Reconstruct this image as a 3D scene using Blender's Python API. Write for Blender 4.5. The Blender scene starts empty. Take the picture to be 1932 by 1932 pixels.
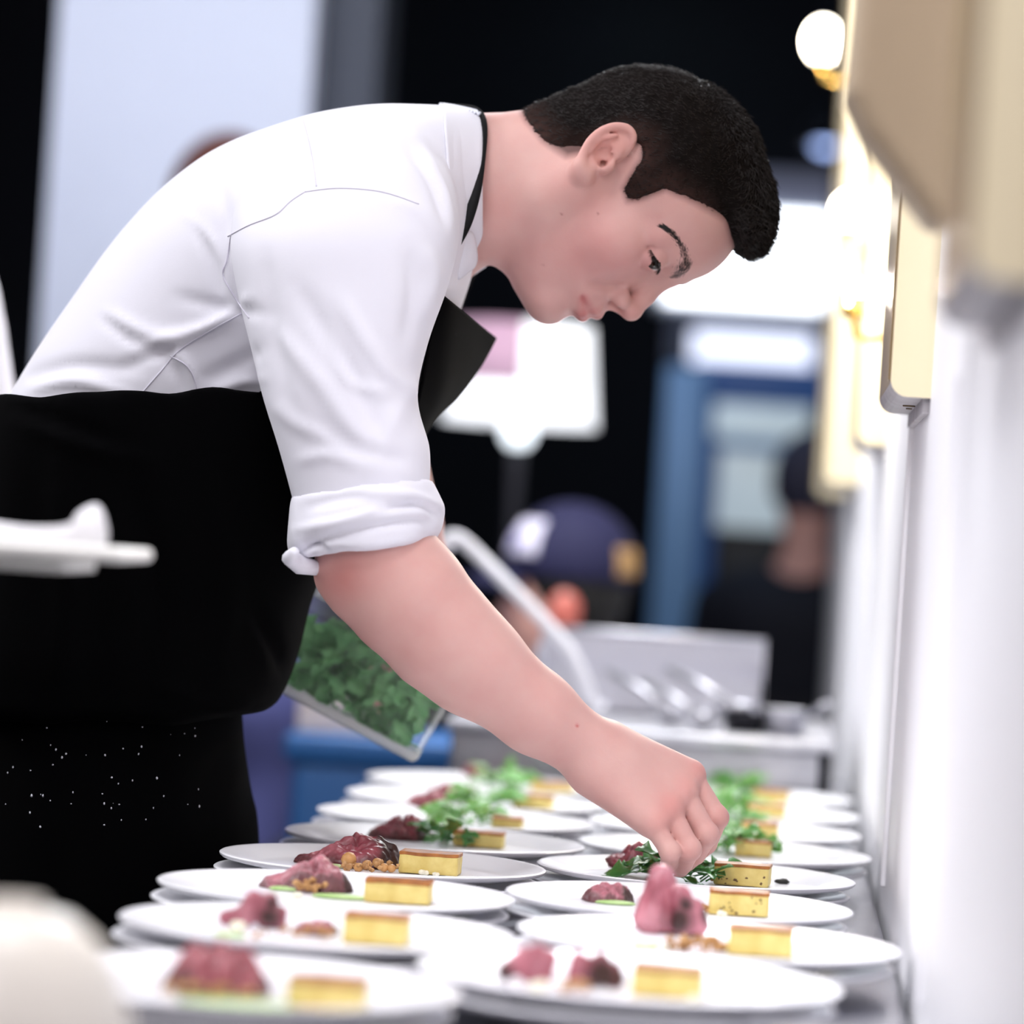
import bpy, bmesh, math, random
import numpy as np
from mathutils import Vector, Matrix, noise
from mathutils.bvhtree import BVHTree

SC = bpy.context.scene
random.seed(7)
RNG = np.random.default_rng(7)

# ------------------------------------------------------------------ camera
FPX, CX, CY = 7200.0, 966.0, 966.0
CAM_LOC = np.array([0.0, 0.0, 1.07])
CAM_ROT = (Matrix.Rotation(math.radians(4.04), 3, 'Z') @ Matrix.Rotation(math.radians(90.43), 3, 'X')
           @ Matrix.Rotation(math.radians(3.66), 3, 'Z'))
cd = bpy.data.cameras.new('camera')
cam = bpy.data.objects.new('camera', cd)
SC.collection.objects.link(cam)
cam.matrix_world = Matrix.Translation(CAM_LOC) @ CAM_ROT.to_4x4()
cd.sensor_width = 36.0
cd.lens = 36.0 * FPX / 1932.0
cd.clip_start, cd.clip_end = 0.05, 100
cd.dof.use_dof = True
cd.dof.focus_distance = 3.24
cd.dof.aperture_fstop = 3.1
SC.camera = cam
RM = np.array(CAM_ROT)

# ------------------------------------------------------------------ world, lights, exposure
SC.view_settings.view_transform = 'Standard'
SC.view_settings.look = 'None'
SC.view_settings.gamma = 1.0
SC.view_settings.exposure = 0.12
SC.view_settings.use_curve_mapping = False
SC.cycles.use_denoising = True
SC.cycles.transparent_max_bounces = 24
wd = bpy.data.worlds.new('world')
SC.world = wd
wd.use_nodes = True
wd.node_tree.nodes['Background'].inputs[0].default_value = (0.55, 0.62, 0.9, 1)
wd.node_tree.nodes['Background'].inputs[1].default_value = 0.05


def area_light(name, loc, target, size, power, col=(1, 1, 1), size_y=None, spread=180):
    l = bpy.data.lights.new(name, 'AREA')
    l.energy = power
    l.color = col
    l.size = size
    l.spread = math.radians(spread)
    if size_y:
        l.shape = 'RECTANGLE'
        l.size_y = size_y
    o = bpy.data.objects.new(name, l)
    SC.collection.objects.link(o)
    o.location = loc
    o.rotation_euler = (Vector(target) - Vector(loc)).to_track_quat('-Z', 'Y').to_euler()
    return o


area_light('ceiling_light_over_pass', (-0.55, 2.9, 2.82), (-0.35, 3.2, 0.8), 1.5, 20, (0.95, 0.96, 1.0))
area_light('fill_light_by_camera', (-0.95, 0.5, 2.5), (-0.4, 3.3, 1.1), 1.3, 28, (1.0, 0.93, 0.97))  # added fill from the camera side, no fixture there
area_light('fill_light_facing_white_wall', (-2.3, 3.4, 2.4), (.1, 3.6, 1.0), 1.4, 46, (0.98, 0.97, 1.0))  # added to brighten the white wall, no fixture there
area_light('fill_light_above_near_wall', (-0.5, 1.9, 2.8), (.11, 2.35, .95), 0.5, 6, (0.98, 0.97, 1.0), spread=75)  # added wash for the near part of the white wall
area_light('fill_light_facing_far_wall', (-0.75, 5.6, 2.6), (.11, 5.5, 1.0), 0.6, 11, (0.97, 0.97, 1.0), spread=90)  # added wash for the far part of the white wall
area_light('rim_light_back_of_pass', (-0.1, 5.6, 2.7), (-0.3, 3.3, 0.9), 0.7, 54, (0.92, 0.96, 1.0))  # added rim light for the forearm and plates
area_light('ceiling_light_by_pillar', (-1.2, 5.3, 2.8), (-1.25, 7.0, 1.7), 0.8, 17, (0.95, 0.95, 1.0), spread=120)
area_light('ceiling_light_dining_room', (-0.4, 8.8, 2.8), (-0.2, 10.5, 1.0), 0.8, 14, (0.55, 0.75, 1.0))

# ------------------------------------------------------------------ helpers


def K(px, py, d):
    return np.array([(px - CX) / FPX * d, -(py - CY) / FPX * d, d])


def c2w(P):
    P = np.asarray(P, float)
    return CAM_LOC + P[..., 0:1] * RM[:, 0] + P[..., 1:2] * RM[:, 1] - P[..., 2:3] * RM[:, 2]


def w2c(P):
    Q = (np.asarray(P, float) - CAM_LOC) @ RM
    Q[..., 2] *= -1
    return Q


def c2px(Q):
    return np.stack([CX + Q[..., 0] / Q[..., 2] * FPX, CY - Q[..., 1] / Q[..., 2] * FPX], -1)


def Wp(px, py, d):
    return Vector(c2w(K(px, py, d)))


def at_z(px, py, z):
    """where the line of sight through a pixel meets the height z"""
    a = c2w(K(px, py, 1.0)) - CAM_LOC
    t = (z - CAM_LOC[2]) / a[2]
    return Vector(CAM_LOC + a * t)


def lin(c):
    if isinstance(c, str):
        c = tuple(int(c[i:i + 2], 16) / 255 for i in (0, 2, 4))
    return tuple(x / 12.92 if x <= .04045 else ((x + .055) / 1.055) ** 2.4 for x in c)


def mat(name, col, rough=.5, metal=0., spec=.5, sss=0., emit=None, estr=1., bump=None, var=None, var_col=None, tint=False,
        coat=0., trans=0., alpha=1., ior=1.45, stretch=None, sheen=0.):
    m = bpy.data.materials.new(name)
    m.use_nodes = True
    nt = m.node_tree
    b = nt.nodes['Principled BSDF']
    c = lin(col) if not (isinstance(col, tuple) and len(col) == 4) else col[:3]
    b.inputs['Base Color'].default_value = (*c, 1)
    b.inputs['Roughness'].default_value = rough
    b.inputs['Metallic'].default_value = metal
    b.inputs['Specular IOR Level'].default_value = spec
    b.inputs['IOR'].default_value = ior
    b.inputs['Coat Weight'].default_value = coat
    b.inputs['Transmission Weight'].default_value = trans
    b.inputs['Alpha'].default_value = alpha
    b.inputs['Sheen Weight'].default_value = sheen
    if sss:
        b.inputs['Subsurface Weight'].default_value = sss
        b.inputs['Subsurface Radius'].default_value = (1.0, .35, .2)
        b.inputs['Subsurface Scale'].default_value = .006
    if emit:
        b.inputs['Emission Color'].default_value = (*lin(emit), 1)
        b.inputs['Emission Strength'].default_value = estr
    tc = nt.nodes.new('ShaderNodeTexCoord')
    src = tc.outputs['Object']
    if stretch:
        mp = nt.nodes.new('ShaderNodeMapping')
        mp.inputs['Scale'].default_value = stretch
        nt.links.new(src, mp.inputs['Vector'])
        src = mp.outputs['Vector']
    last = None
    if var:
        n = nt.nodes.new('ShaderNodeTexNoise')
        n.inputs['Scale'].default_value = var[0]
        n.inputs['Detail'].default_value = 5
        nt.links.new(src, n.inputs['Vector'])
        r = nt.nodes.new('ShaderNodeValToRGB')
        r.color_ramp.elements[0].position = .5 - var[1]
        r.color_ramp.elements[1].position = .5 + var[1]
        r.color_ramp.elements[0].color = (*(lin(var_col) if var_col else tuple(x * .75 for x in c)), 1)
        r.color_ramp.elements[1].color = (*c, 1)
        nt.links.new(n.outputs['Fac'], r.inputs['Fac'])
        last = r.outputs['Color']
    if tint:
        a = nt.nodes.new('ShaderNodeVertexColor')
        a.layer_name = 'tint'
        mx = nt.nodes.new('ShaderNodeMix')
        mx.data_type = 'RGBA'
        mx.blend_type = 'MULTIPLY'
        mx.inputs['Factor'].default_value = 1
        if last:
            nt.links.new(last, mx.inputs['A'])
        else:
            mx.inputs['A'].default_value = (*c, 1)
        nt.links.new(a.outputs['Color'], mx.inputs['B'])
        last = mx.outputs['Result']
    if last:
        nt.links.new(last, b.inputs['Base Color'])
    if bump:
        n = nt.nodes.new('ShaderNodeTexNoise')
        n.inputs['Scale'].default_value = bump[0]
        n.inputs['Detail'].default_value = 4
        nt.links.new(src, n.inputs['Vector'])
        bp = nt.nodes.new('ShaderNodeBump')
        bp.inputs['Strength'].default_value = bump[1]
        bp.inputs['Distance'].default_value = bump[2] if len(bump) > 2 else .002
        nt.links.new(n.outputs['Fac'], bp.inputs['Height'])
        nt.links.new(bp.outputs['Normal'], b.inputs['Normal'])
    return m


def clear_plastic(name, col, body, rough=.08):
    """thin clear plastic: mostly transparent, a little body colour, Fresnel gloss"""
    m = bpy.data.materials.new(name)
    m.use_nodes = True
    nt = m.node_tree
    nt.nodes.clear()
    out = nt.nodes.new('ShaderNodeOutputMaterial')
    tr = nt.nodes.new('ShaderNodeBsdfTransparent')
    df = nt.nodes.new('ShaderNodeBsdfDiffuse')
    df.inputs[0].default_value = (*lin(col), 1)
    gl = nt.nodes.new('ShaderNodeBsdfGlossy')
    gl.inputs['Roughness'].default_value = rough
    m1, m2 = nt.nodes.new('ShaderNodeMixShader'), nt.nodes.new('ShaderNodeMixShader')
    m1.inputs[0].default_value = body
    fr = nt.nodes.new('ShaderNodeFresnel')
    fr.inputs['IOR'].default_value = 1.4
    nt.links.new(tr.outputs[0], m1.inputs[1])
    nt.links.new(df.outputs[0], m1.inputs[2])
    ml = nt.nodes.new('ShaderNodeMath')
    ml.operation = 'MULTIPLY'
    ml.inputs[1].default_value = .3
    nt.links.new(fr.outputs[0], ml.inputs[0])
    nt.links.new(ml.outputs[0], m2.inputs[0])
    nt.links.new(m1.outputs[0], m2.inputs[1])
    nt.links.new(gl.outputs[0], m2.inputs[2])
    nt.links.new(m2.outputs[0], out.inputs[0])
    return m


def tag(o, label=None, cat=None, group=None, kind=None):
    for k, v in (('label', label), ('category', cat), ('group', group), ('kind', kind)):
        if v:
            o[k] = v
    return o


def thing(name, loc, label, cat, group=None):
    o = bpy.data.objects.new(name, None)
    o.empty_display_size = .05
    SC.collection.objects.link(o)
    o.location = loc
    return tag(o, label, cat, group)


def wloc(o):
    v = Vector((0, 0, 0))
    while o is not None:
        v += o.location
        o = o.parent
    return v


def obj(name, verts, faces, m, parent=None, origin=None, smooth=True, tint=None):
    """one mesh object from world-space vertices"""
    V = np.asarray(verts, float)
    base = wloc(parent) if parent is not None else Vector((0, 0, 0))
    org = Vector(origin) if origin is not None else base
    me = bpy.data.meshes.new(name)
    Vl = V - np.array(org)
    if isinstance(faces, np.ndarray):
        nf, k = faces.shape
        me.vertices.add(len(Vl))
        me.vertices.foreach_set('co', Vl.astype(np.float32).ravel())
        me.loops.add(nf * k)
        me.loops.foreach_set('vertex_index', faces.astype(np.int32).ravel())
        me.polygons.add(nf)
        me.polygons.foreach_set('loop_start', (np.arange(nf) * k).astype(np.int32))
        me.update(calc_edges=True)
        me.validate()
    else:
        me.from_pydata([tuple(v) for v in Vl], [], faces)
        me.validate()
    if smooth:
        me.polygons.foreach_set('use_smooth', [True] * len(me.polygons))
    if tint is not None:
        ca = me.color_attributes.new('tint', 'FLOAT_COLOR', 'POINT')
        col = np.ones((len(me.vertices), 4), np.float32)
        col[:, :3] = tint
        ca.data.foreach_set('color', col.ravel())
    if m is not None:
        me.materials.append(m)
    o = bpy.data.objects.new(name, me)
    SC.collection.objects.link(o)
    if parent is not None:
        o.parent = parent
    o.location = org - base
    return o


class MB:
    """collects shapes into one mesh"""

    def __init__(s):
        s.v, s.f = [], []

    def add(s, v, f):
        b = len(s.v)
        s.v += [tuple(x) for x in v]
        s.f += [tuple(i + b for i in q) for q in f]
        return s

    def box(s, lo, hi, M=None, bev=0.):
        bm = bmesh.new()
        bmesh.ops.create_cube(bm, size=1)
        for v in bm.verts:
            v.co = Vector([lo[i] + (v.co[i] + .5) * (hi[i] - lo[i]) for i in range(3)])
        if bev:
            bmesh.ops.bevel(bm, geom=bm.edges[:], offset=bev, segments=3, profile=.5, affect='EDGES')
        if M is not None:
            bm.transform(M)
        bm.verts.index_update()
        s.add([v.co[:] for v in bm.verts], [[v.index for v in f.verts] for f in bm.faces])
        bm.free()
        return s

    def tube(s, pts, r, n=10, caps=True):
        P = [Vector(p) for p in pts]
        rr = r if isinstance(r, (list, tuple)) else [r] * len(P)
        v, f = [], []
        up = None
        for i, p in enumerate(P):
            t = (P[min(i + 1, len(P) - 1)] - P[max(i - 1, 0)]).normalized()
            if up is None:
                up = t.orthogonal().normalized()
            up = (up - t * up.dot(t)).normalized()
            b = t.cross(up)
            for k in range(n):
                a = 2 * math.pi * k / n
                v.append(p + (up * math.cos(a) + b * math.sin(a)) * rr[i])
        for i in range(len(P) - 1):
            for k in range(n):
                f.append((i * n + k, i * n + (k + 1) % n, (i + 1) * n + (k + 1) % n, (i + 1) * n + k))
        if caps:
            f.append(tuple(range(n))[::-1])
            f.append(tuple(range((len(P) - 1) * n, len(P) * n)))
        return s.add(v, f)

    def lathe(s, prof, c=(0, 0, 0), n=48, closed=False):
        v, f = [], []
        for r, z in prof:
            for k in range(n):
                a = 2 * math.pi * k / n
                v.append((c[0] + r * math.cos(a), c[1] + r * math.sin(a), c[2] + z))
        m = len(prof)
        for i in range(m if closed else m - 1):
            j = (i + 1) % m
            for k in range(n):
                f.append((i * n + k, i * n + (k + 1) % n, j * n + (k + 1) % n, j * n + k))
        return s.add(v, f)

    def ico(s, c, r, sub=1, jit=0.):
        bm = bmesh.new()
        bmesh.ops.create_icosphere(bm, subdivisions=sub, radius=1)
        for v in bm.verts:
            q = 1 + random.uniform(-jit, jit)
            v.co = Vector((c[0] + v.co.x * r[0] * q, c[1] + v.co.y * r[1] * q, c[2] + v.co.z * r[2] * q))
        bm.verts.index_update()
        s.add([v.co[:] for v in bm.verts], [[v.index for v in f.verts] for f in bm.faces])
        bm.free()
        return s

    def build(s, name, m, parent=None, origin=None, smooth=True):
        return obj(name, s.v, s.f, m, parent, origin, smooth)


def autosmooth(o, ang=35):
    me = o.data
    bm = bmesh.new()
    bm.from_mesh(me)
    for e in bm.edges:
        e.smooth = not (len(e.link_faces) == 2 and e.calc_face_angle(0) > math.radians(ang))
    bm.to_mesh(me)
    bm.free()
    return o


def copy_tree(o, parent=None):
    c = o.copy()
    SC.collection.objects.link(c)
    if parent is not None:
        c.parent = parent
    for ch in list(o.children):
        copy_tree(ch, c)
    return c


# ------------------------------------------------------------------ signed-distance modelling
def smin(a, b, k):
    if k <= 0:
        return np.minimum(a, b)
    h = np.maximum(k - np.abs(a - b), 0) / k
    return np.minimum(a, b) - h * h * k * .25


def smax(a, b, k):
    return -smin(-a, -b, k)


class Field:
    """an ordered list of shapes blended into one closed surface (camera-frame or world-frame points)"""

    def __init__(s):
        s.p = []

    def add(s, fn, lo, hi, op='u', k=.01):
        s.p.append((op, k, fn, np.asarray(lo, float), np.asarray(hi, float)))
        return s

    def cap(s, a, b, ra, rb, k=.01, op='u'):
        a, b = np.asarray(a, float), np.asarray(b, float)
        ba = b - a
        L = max(ba @ ba, 1e-12)

        def fn(P):
            q = P - a
            t = np.clip(q @ ba / L, 0, 1)
            return np.linalg.norm(q - t[:, None] * ba, axis=1) - (ra + (rb - ra) * t)
        R = max(ra, rb)
        return s.add(fn, np.minimum(a, b) - R, np.maximum(a, b) + R, op, k)

    def chain(s, pts, k=.01, op='u'):
        for (p, r), (q, t) in zip(pts[:-1], pts[1:]):
            s.cap(p, q, r, t, k, op)
        return s

    def ell(s, c, r, k=.01, op='u', M=None):
        c, r = np.asarray(c, float), np.asarray(r, float)

        def fn(P):
            q = P - c
            if M is not None:
                q = q @ M
            k0 = np.linalg.norm(q / r, axis=1)
            k1 = np.linalg.norm(q / (r * r), axis=1)
            return k0 * (k0 - 1) / np.maximum(k1, 1e-9)
        R = r if M is None else np.full(3, r.max())
        return s.add(fn, c - R, c + R, op, k)

    def ev(s, P, which=None):
        d = np.full(len(P), 1e3)
        for i in (range(len(s.p)) if which is None else which):
            op, k, fn, lo, hi = s.p[i]
            e = fn(P)
            if op == 'u':
                d = smin(d, e, k)
            elif op == 's':
                d = smax(d, -e, k)
            elif op == 'i':
                d = smax(d, e, k)
        return d

    def mesh(s, h, n=14):
        U = [q for q in s.p if q[0] == 'u']
        lo = np.min([q[3] for q in U], 0) - 3 * h
        hi = np.max([q[4] for q in U], 0) + 3 * h
        B = n * h
        nb = np.ceil((hi - lo) / B).astype(int)
        NX, NY, NZ = nb * n + 4
        ii = np.stack(np.meshgrid(*[np.arange(x) for x in nb], indexing='ij'), -1).reshape(-1, 3)
        cen = lo + (ii + .5) * B
        dc = s.ev(cen)
        keep = np.abs(dc) < B * .95 * 1.35
        g = np.arange(-1, n + 1)
        G = np.stack(np.meshgrid(g, g, g, indexing='ij'), -1)
        m = n + 2
        corners = [(a, b, c) for a in (0, 1) for b in (0, 1) for c in (0, 1)]
        edges = [(i, j) for i in range(8) for j in range(i + 1, 8) if sum(abs(x - y) for x, y in zip(corners[i], corners[j])) == 1]
        Vi, Vp, Fi = [], [], []
        for b in ii[keep]:
            base = lo + b * B
            blo, bhi = base - 2 * h, base + B + 2 * h
            w = [i for i, q in enumerate(s.p) if q[0] == 'i' or (np.all(q[3] - q[1] < bhi) and np.all(q[4] + q[1] > blo))]
            if not any(s.p[i][0] == 'u' for i in w):
                continue
            D = s.ev((base + G * h).reshape(-1, 3), w).reshape(m, m, m)
            S = D < 0
            if S.all() or not S.any():
                continue
            cnt = sum(S[a:m - 1 + a, bb:m - 1 + bb, c:m - 1 + c].astype(np.int8) for a, bb, c in corners)
            act = np.argwhere((cnt > 0) & (cnt < 8))
            if not len(act):
                continue
            cv = np.stack([D[act[:, 0] + a, act[:, 1] + bb, act[:, 2] + c] for a, bb, c in corners], 1)
            pos = np.zeros((len(act), 3))
            num = np.zeros(len(act))
            ca = np.array(corners, float)
            for i, j in edges:
                x = (cv[:, i] < 0) != (cv[:, j] < 0)
                t = cv[x, i] / (cv[x, i] - cv[x, j])
                pos[x] += ca[i] + t[:, None] * (ca[j] - ca[i])
                num[x] += 1
            pos = base + (act - 1 + pos / num[:, None]) * h
            gi = act - 1 + b * n + 1

            def gid(A):
                return (A[:, 0].astype(np.int64) * NY + A[:, 1]) * NZ + A[:, 2]
            Vi.append(gid(gi))
            Vp.append(pos)
            for ax in range(3):
                a0 = S[1:m - 1, 1:m - 1, 1:m - 1]
                sh = [slice(1, m - 1)] * 3
                sh[ax] = slice(2, m)
                a1 = S[tuple(sh)]
                E = np.argwhere(a0 != a1)
                if not len(E):
                    continue
                inside = a0[E[:, 0], E[:, 1], E[:, 2]]
                E = E + b * n + 1
                u, v = (ax + 1) % 3, (ax + 2) % 3
                du, dv = np.zeros(3, int), np.zeros(3, int)
                du[u], dv[v] = 1, 1
                q = np.stack([gid(E - du - dv), gid(E - dv), gid(E), gid(E - du)], 1)
                q[~inside] = q[~inside][:, ::-1]
                Fi.append(q)
        vi, first = np.unique(np.concatenate(Vi), return_index=True)
        V = np.concatenate(Vp)[first]
        F = np.concatenate(Fi)
        idx = np.clip(np.searchsorted(vi, F), 0, len(vi) - 1)
        ok = (vi[idx] == F).all(1)
        return V, idx[ok]


def smooth_verts(V, F, it=1, lam=.5):
    """Laplacian smoothing of a quad mesh"""
    E = np.concatenate([F[:, [0, 1]], F[:, [1, 2]], F[:, [2, 3]], F[:, [3, 0]]])
    deg = np.bincount(E.ravel(), minlength=len(V)).astype(float)
    for _ in range(it):
        A = np.zeros_like(V)
        for c in range(3):
            A[:, c] = np.bincount(E[:, 0], V[E[:, 1], c], len(V)) + np.bincount(E[:, 1], V[E[:, 0], c], len(V))
        V = V + lam * (A / np.maximum(deg, 1)[:, None] - V)
    return V


def crom(P, t):
    """Catmull-Rom through rows of P at parameters t in [0, len-1]"""
    P = np.asarray(P, float)
    n = len(P)
    out = []
    for x in t:
        i = min(int(x), n - 2)
        f = x - i
        p0, p1, p2, p3 = P[max(i - 1, 0)], P[i], P[i + 1], P[min(i + 2, n - 1)]
        out.append(.5 * ((2 * p1) + (p2 - p0) * f + (2 * p0 - 5 * p1 + 4 * p2 - p3) * f * f + (3 * p1 - p0 - 3 * p2 + p3) * f ** 3))
    return np.array(out)


def loft(st, rings=40, n=64, caps=True, ex=2.0):
    """closed tube through sections (ax, ay, bx, by, depth, half depth): each section spans two outline points and a depth"""
    S = crom(st, np.linspace(0, len(st) - 1, rings))
    th = np.linspace(0, 2 * np.pi, n, endpoint=False)
    c, s_ = np.cos(th), np.sin(th)
    c = np.sign(c) * np.abs(c) ** (2 / ex)
    s_ = np.sign(s_) * np.abs(s_) ** (2 / ex)
    V = []
    for ax, ay, bx, by, d, rd in S:
        A, B = K(ax, ay, d), K(bx, by, d)
        V.append((A + B) / 2 + np.outer(c, (B - A) / 2) + np.outer(s_, [0, 0, rd]))
    V = np.concatenate(V)
    F = [(i * n + k, i * n + (k + 1) % n, (i + 1) * n + (k + 1) % n, (i + 1) * n + k) for i in range(rings - 1) for k in range(n)]
    if caps:
        F += [tuple(range(n))[::-1], tuple(range((rings - 1) * n, rings * n))]
    return c2w(V), F


def fused(name, parts, voxel, m, parent, smooth_it=6, edit=None):
    """several closed shapes fused into one cloth surface"""
    mb = MB()
    for v, f in parts:
        mb.add(v, f)
    o = mb.build(name + '_tmp', None)
    md = o.modifiers.new('r', 'REMESH')
    md.mode = 'VOXEL'
    md.voxel_size = voxel
    dg = bpy.context.evaluated_depsgraph_get()
    ev = o.evaluated_get(dg)
    me = ev.to_mesh()
    V = np.empty(len(me.vertices) * 3, np.float32)
    me.vertices.foreach_get('co', V)
    V = V.reshape(-1, 3).astype(float)
    F = np.array([p.vertices[:] for p in me.polygons if len(p.vertices) == 4])
    ev.to_mesh_clear()
    bpy.data.objects.remove(o)
    V = smooth_verts(V, F, smooth_it)
    if edit:
        V = edit(V, F)
    return obj(name, V, F, m, parent), V, F


def vnormals(V, F):
    fn = np.cross(V[F[:, 2]] - V[F[:, 0]], V[F[:, 3]] - V[F[:, 1]])
    N = np.zeros_like(V)
    for c in range(3):
        for j in range(4):
            N[:, c] += np.bincount(F[:, j], fn[:, c], len(V))
    return N / np.maximum(np.linalg.norm(N, axis=1), 1e-12)[:, None]


def folds(V, F, lines, facing=.05):
    """push soft ridges and creases into a cloth along drawn lines (pixels of the photo, width px, height m)"""
    N = vnormals(V, F)
    Q = w2c(V)
    px = c2px(Q)
    view = CAM_LOC - V
    view /= np.linalg.norm(view, axis=1)[:, None]
    face = np.clip(((N * view).sum(1) - facing) * 4, 0, 1)
    D = np.zeros(len(V))
    for pts, w, a in lines:
        pts = crom(np.array(pts, float), np.linspace(0, len(pts) - 1, 24))
        lo, hi = pts.min(0) - 3 * w, pts.max(0) + 3 * w
        sel = np.where((px > lo).all(1) & (px < hi).all(1) & (face > 0))[0]
        if not len(sel):
            continue
        best = np.full(len(sel), 1e9)
        tt = np.zeros(len(sel))
        for i in range(len(pts) - 1):
            p, q = pts[i], pts[i + 1]
            dvec = q - p
            t = np.clip(((px[sel] - p) @ dvec) / max(dvec @ dvec, 1e-9), 0, 1)
            ds = np.linalg.norm(px[sel] - p - t[:, None] * dvec, axis=1)
            up = ds < best
            best[up] = ds[up]
            tt[up] = (i + t[up]) / (len(pts) - 1)
        D[sel] += a * np.exp(-(best / w) ** 2) * np.sin(np.pi * np.clip(tt, .03, .97)) ** .6
    return V + N * (D * face)[:, None]
# ------------------------------------------------------------------ materials
WHITE_WALL = mat('white_wall_paint', 'fafafd', .45, var=(3, .4), var_col='f4f4f9')
CEIL = mat('dark_ceiling', '0c0d14', .9)
FLOOR = mat('dark_floor', '1b1c22', .4, var=(6, .3))
NAVY = mat('navy_wall', '080a1c', .8, var=(1.2, .3), var_col='04050c')
BLACK_WALL = mat('black_wall', '050509', .85)
PILLAR = mat('pale_pillar_paint', 'd3dcf0', .6, var=(1.5, .4), var_col='c6cfe6')
SLATE = mat('slate_panel', '3a4150', .6)
GOLD = mat('pale_gold_panel', 'f5ebcf', .36, metal=.0, spec=.5, var=(12, .35), var_col='eddeb6', stretch=(1, 1, .05), coat=.3)
GOLD_EDGE = mat('brown_panel_edge', '8f7a58', .4)
GREY_END = mat('grey_end_cap', 'c2c0c4', .5, var=(30, .3), var_col='a9a5a8')
BEIGE = mat('beige_bracket', 'a8967f', .6)
BRASS = mat('brass', 'cda65a', .25, metal=1)
BULB = mat('lit_bulb', 'fff6e4', .3, emit='fff4e0', estr=11)
STEEL = mat('brushed_steel', 'd0d0d7', .34, metal=.75, var=(40, .4), var_col='a4a4ac', stretch=(1, .08, 1))
STEEL_TOP = mat('worn_steel_top', '9a9aa2', .22, metal=1, var=(14, .35), var_col='85858e')
DARK_METAL = mat('dark_metal', '26262c', .4, metal=.7)
WHITE_PLASTIC = mat('white_plastic', 'e6e6ee', .4)
SCREW = mat('worn_screw_mark', '7a6a55', .7)
SKIN_BG = mat('skin_far', 'd8a59a', .5)
HAIR_BROWN = mat('reddish_brown_hair', '55302a', .6)
HAIR_DARK = mat('black_hair_far', '0b0908', .6)

# ------------------------------------------------------------------ the setting
WX = 0.1135


def struct(name, lo, hi, m, bev=0):
    o = MB().box(lo, hi, bev=bev).build(name, m, origin=((lo[0] + hi[0]) / 2, (lo[1] + hi[1]) / 2, lo[2]), smooth=False)
    o['kind'] = 'structure'
    return o


def frame_box(x0, y0, x1, y1, d, thick):
    """world box whose front face spans these photo pixels at this distance"""
    cx, cy = (x0 + x1) / 2, (y0 + y1) / 2
    c = Wp(cx, cy, d)
    return ((Wp(x0, cy, d).x, c.y, Wp(cx, y1, d).z), (Wp(x1, cy, d).x, c.y + thick, Wp(cx, y0, d).z))


struct('floor', (-4, -2.2, -.1), (2, 12.2, 0), FLOOR)
struct('ceiling', (-4, -2.2, 2.9), (2, 12.2, 3.0), CEIL)
struct('wall_right', (WX, -2.2, 0), (WX + .2, 8.2, 2.9), WHITE_WALL)
struct('wall_left', (-4.1, -2.2, 0), (-4, 12.2, 2.9), NAVY)
struct('wall_back', (-4, 12.0, 0), (2, 12.2, 2.9), NAVY)
struct('wall_front', (-4, -2.3, 0), (WX, -2.2, 2.9), NAVY)
struct('wall_far_right', (1.9, 8.2, 0), (2, 12, 2.9), BLACK_WALL)
a, b = Wp(95, 0, 7), Wp(588, 0, 7)
struct('wall_partition', (a.x, 7.0, 0), (b.x, 7.45, 2.9), PILLAR)
struct('wall_partition_side', (b.x, 7.12, 0), (Wp(712, 0, 7.1).x, 7.4, 2.9), SLATE)
# upright joints of the white wall lining
for i, y in enumerate((2.55, 3.46, 4.75, 6.05)):
    struct('trim_%d' % (i + 1), (WX - .004, y, .78), (WX + .001, y + .02, 1.2), WHITE_WALL, .001)

# window and lit strip on the back wall
lo, hi = frame_box(1238, 385, 1575, 590, 11.9, .05)
wn = MB().box(lo, hi).build('window_1', mat('window_frame_paint', 'c8cede', .5), origin=lo, smooth=False)
wn['kind'] = 'structure'
MB().box((lo[0] + .03, lo[1] - .012, lo[2] + .03), (hi[0] - .03, lo[1] + .002, hi[2] - .03)).build(
    'pane', mat('bright_daylight_pane', 'ffffff', .2, emit='f2f7ff', estr=4.5), wn, smooth=False)
lo, hi = frame_box(1238, 322, 1575, 384, 11.88, .03)
MB().box(lo, hi, bev=.01).build('haze_strip', mat('grey_window_haze', '6a6d82', .8, emit='8b8fa8', estr=.3), wn)  # added glowing strip for the haze fading out above the window
struct('trim_6', *frame_box(1262, 592, 1600, 690, 11.93, .06), mat('grey_lilac_board', 'a4a6bd', .7))
lo, hi = frame_box(1305, 628, 1535, 688, 11.8, .12)
t = thing('light_bar', (lo[0], hi[1], lo[2]), 'long white light bar glowing below the bright far window', 'lamp')
MB().box((lo[0] - .01, lo[1] + .03, lo[2] + .01), (hi[0] + .01, 12.0, hi[2] + .01), bev=.005).build('housing', DARK_METAL, t)
MB().box(lo, (hi[0], lo[1] + .03, hi[2]), bev=.008).build('diffuser', mat('cool_diffuser', 'f2f4ff', .3, emit='dfe6ff', estr=1.6), t)

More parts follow.
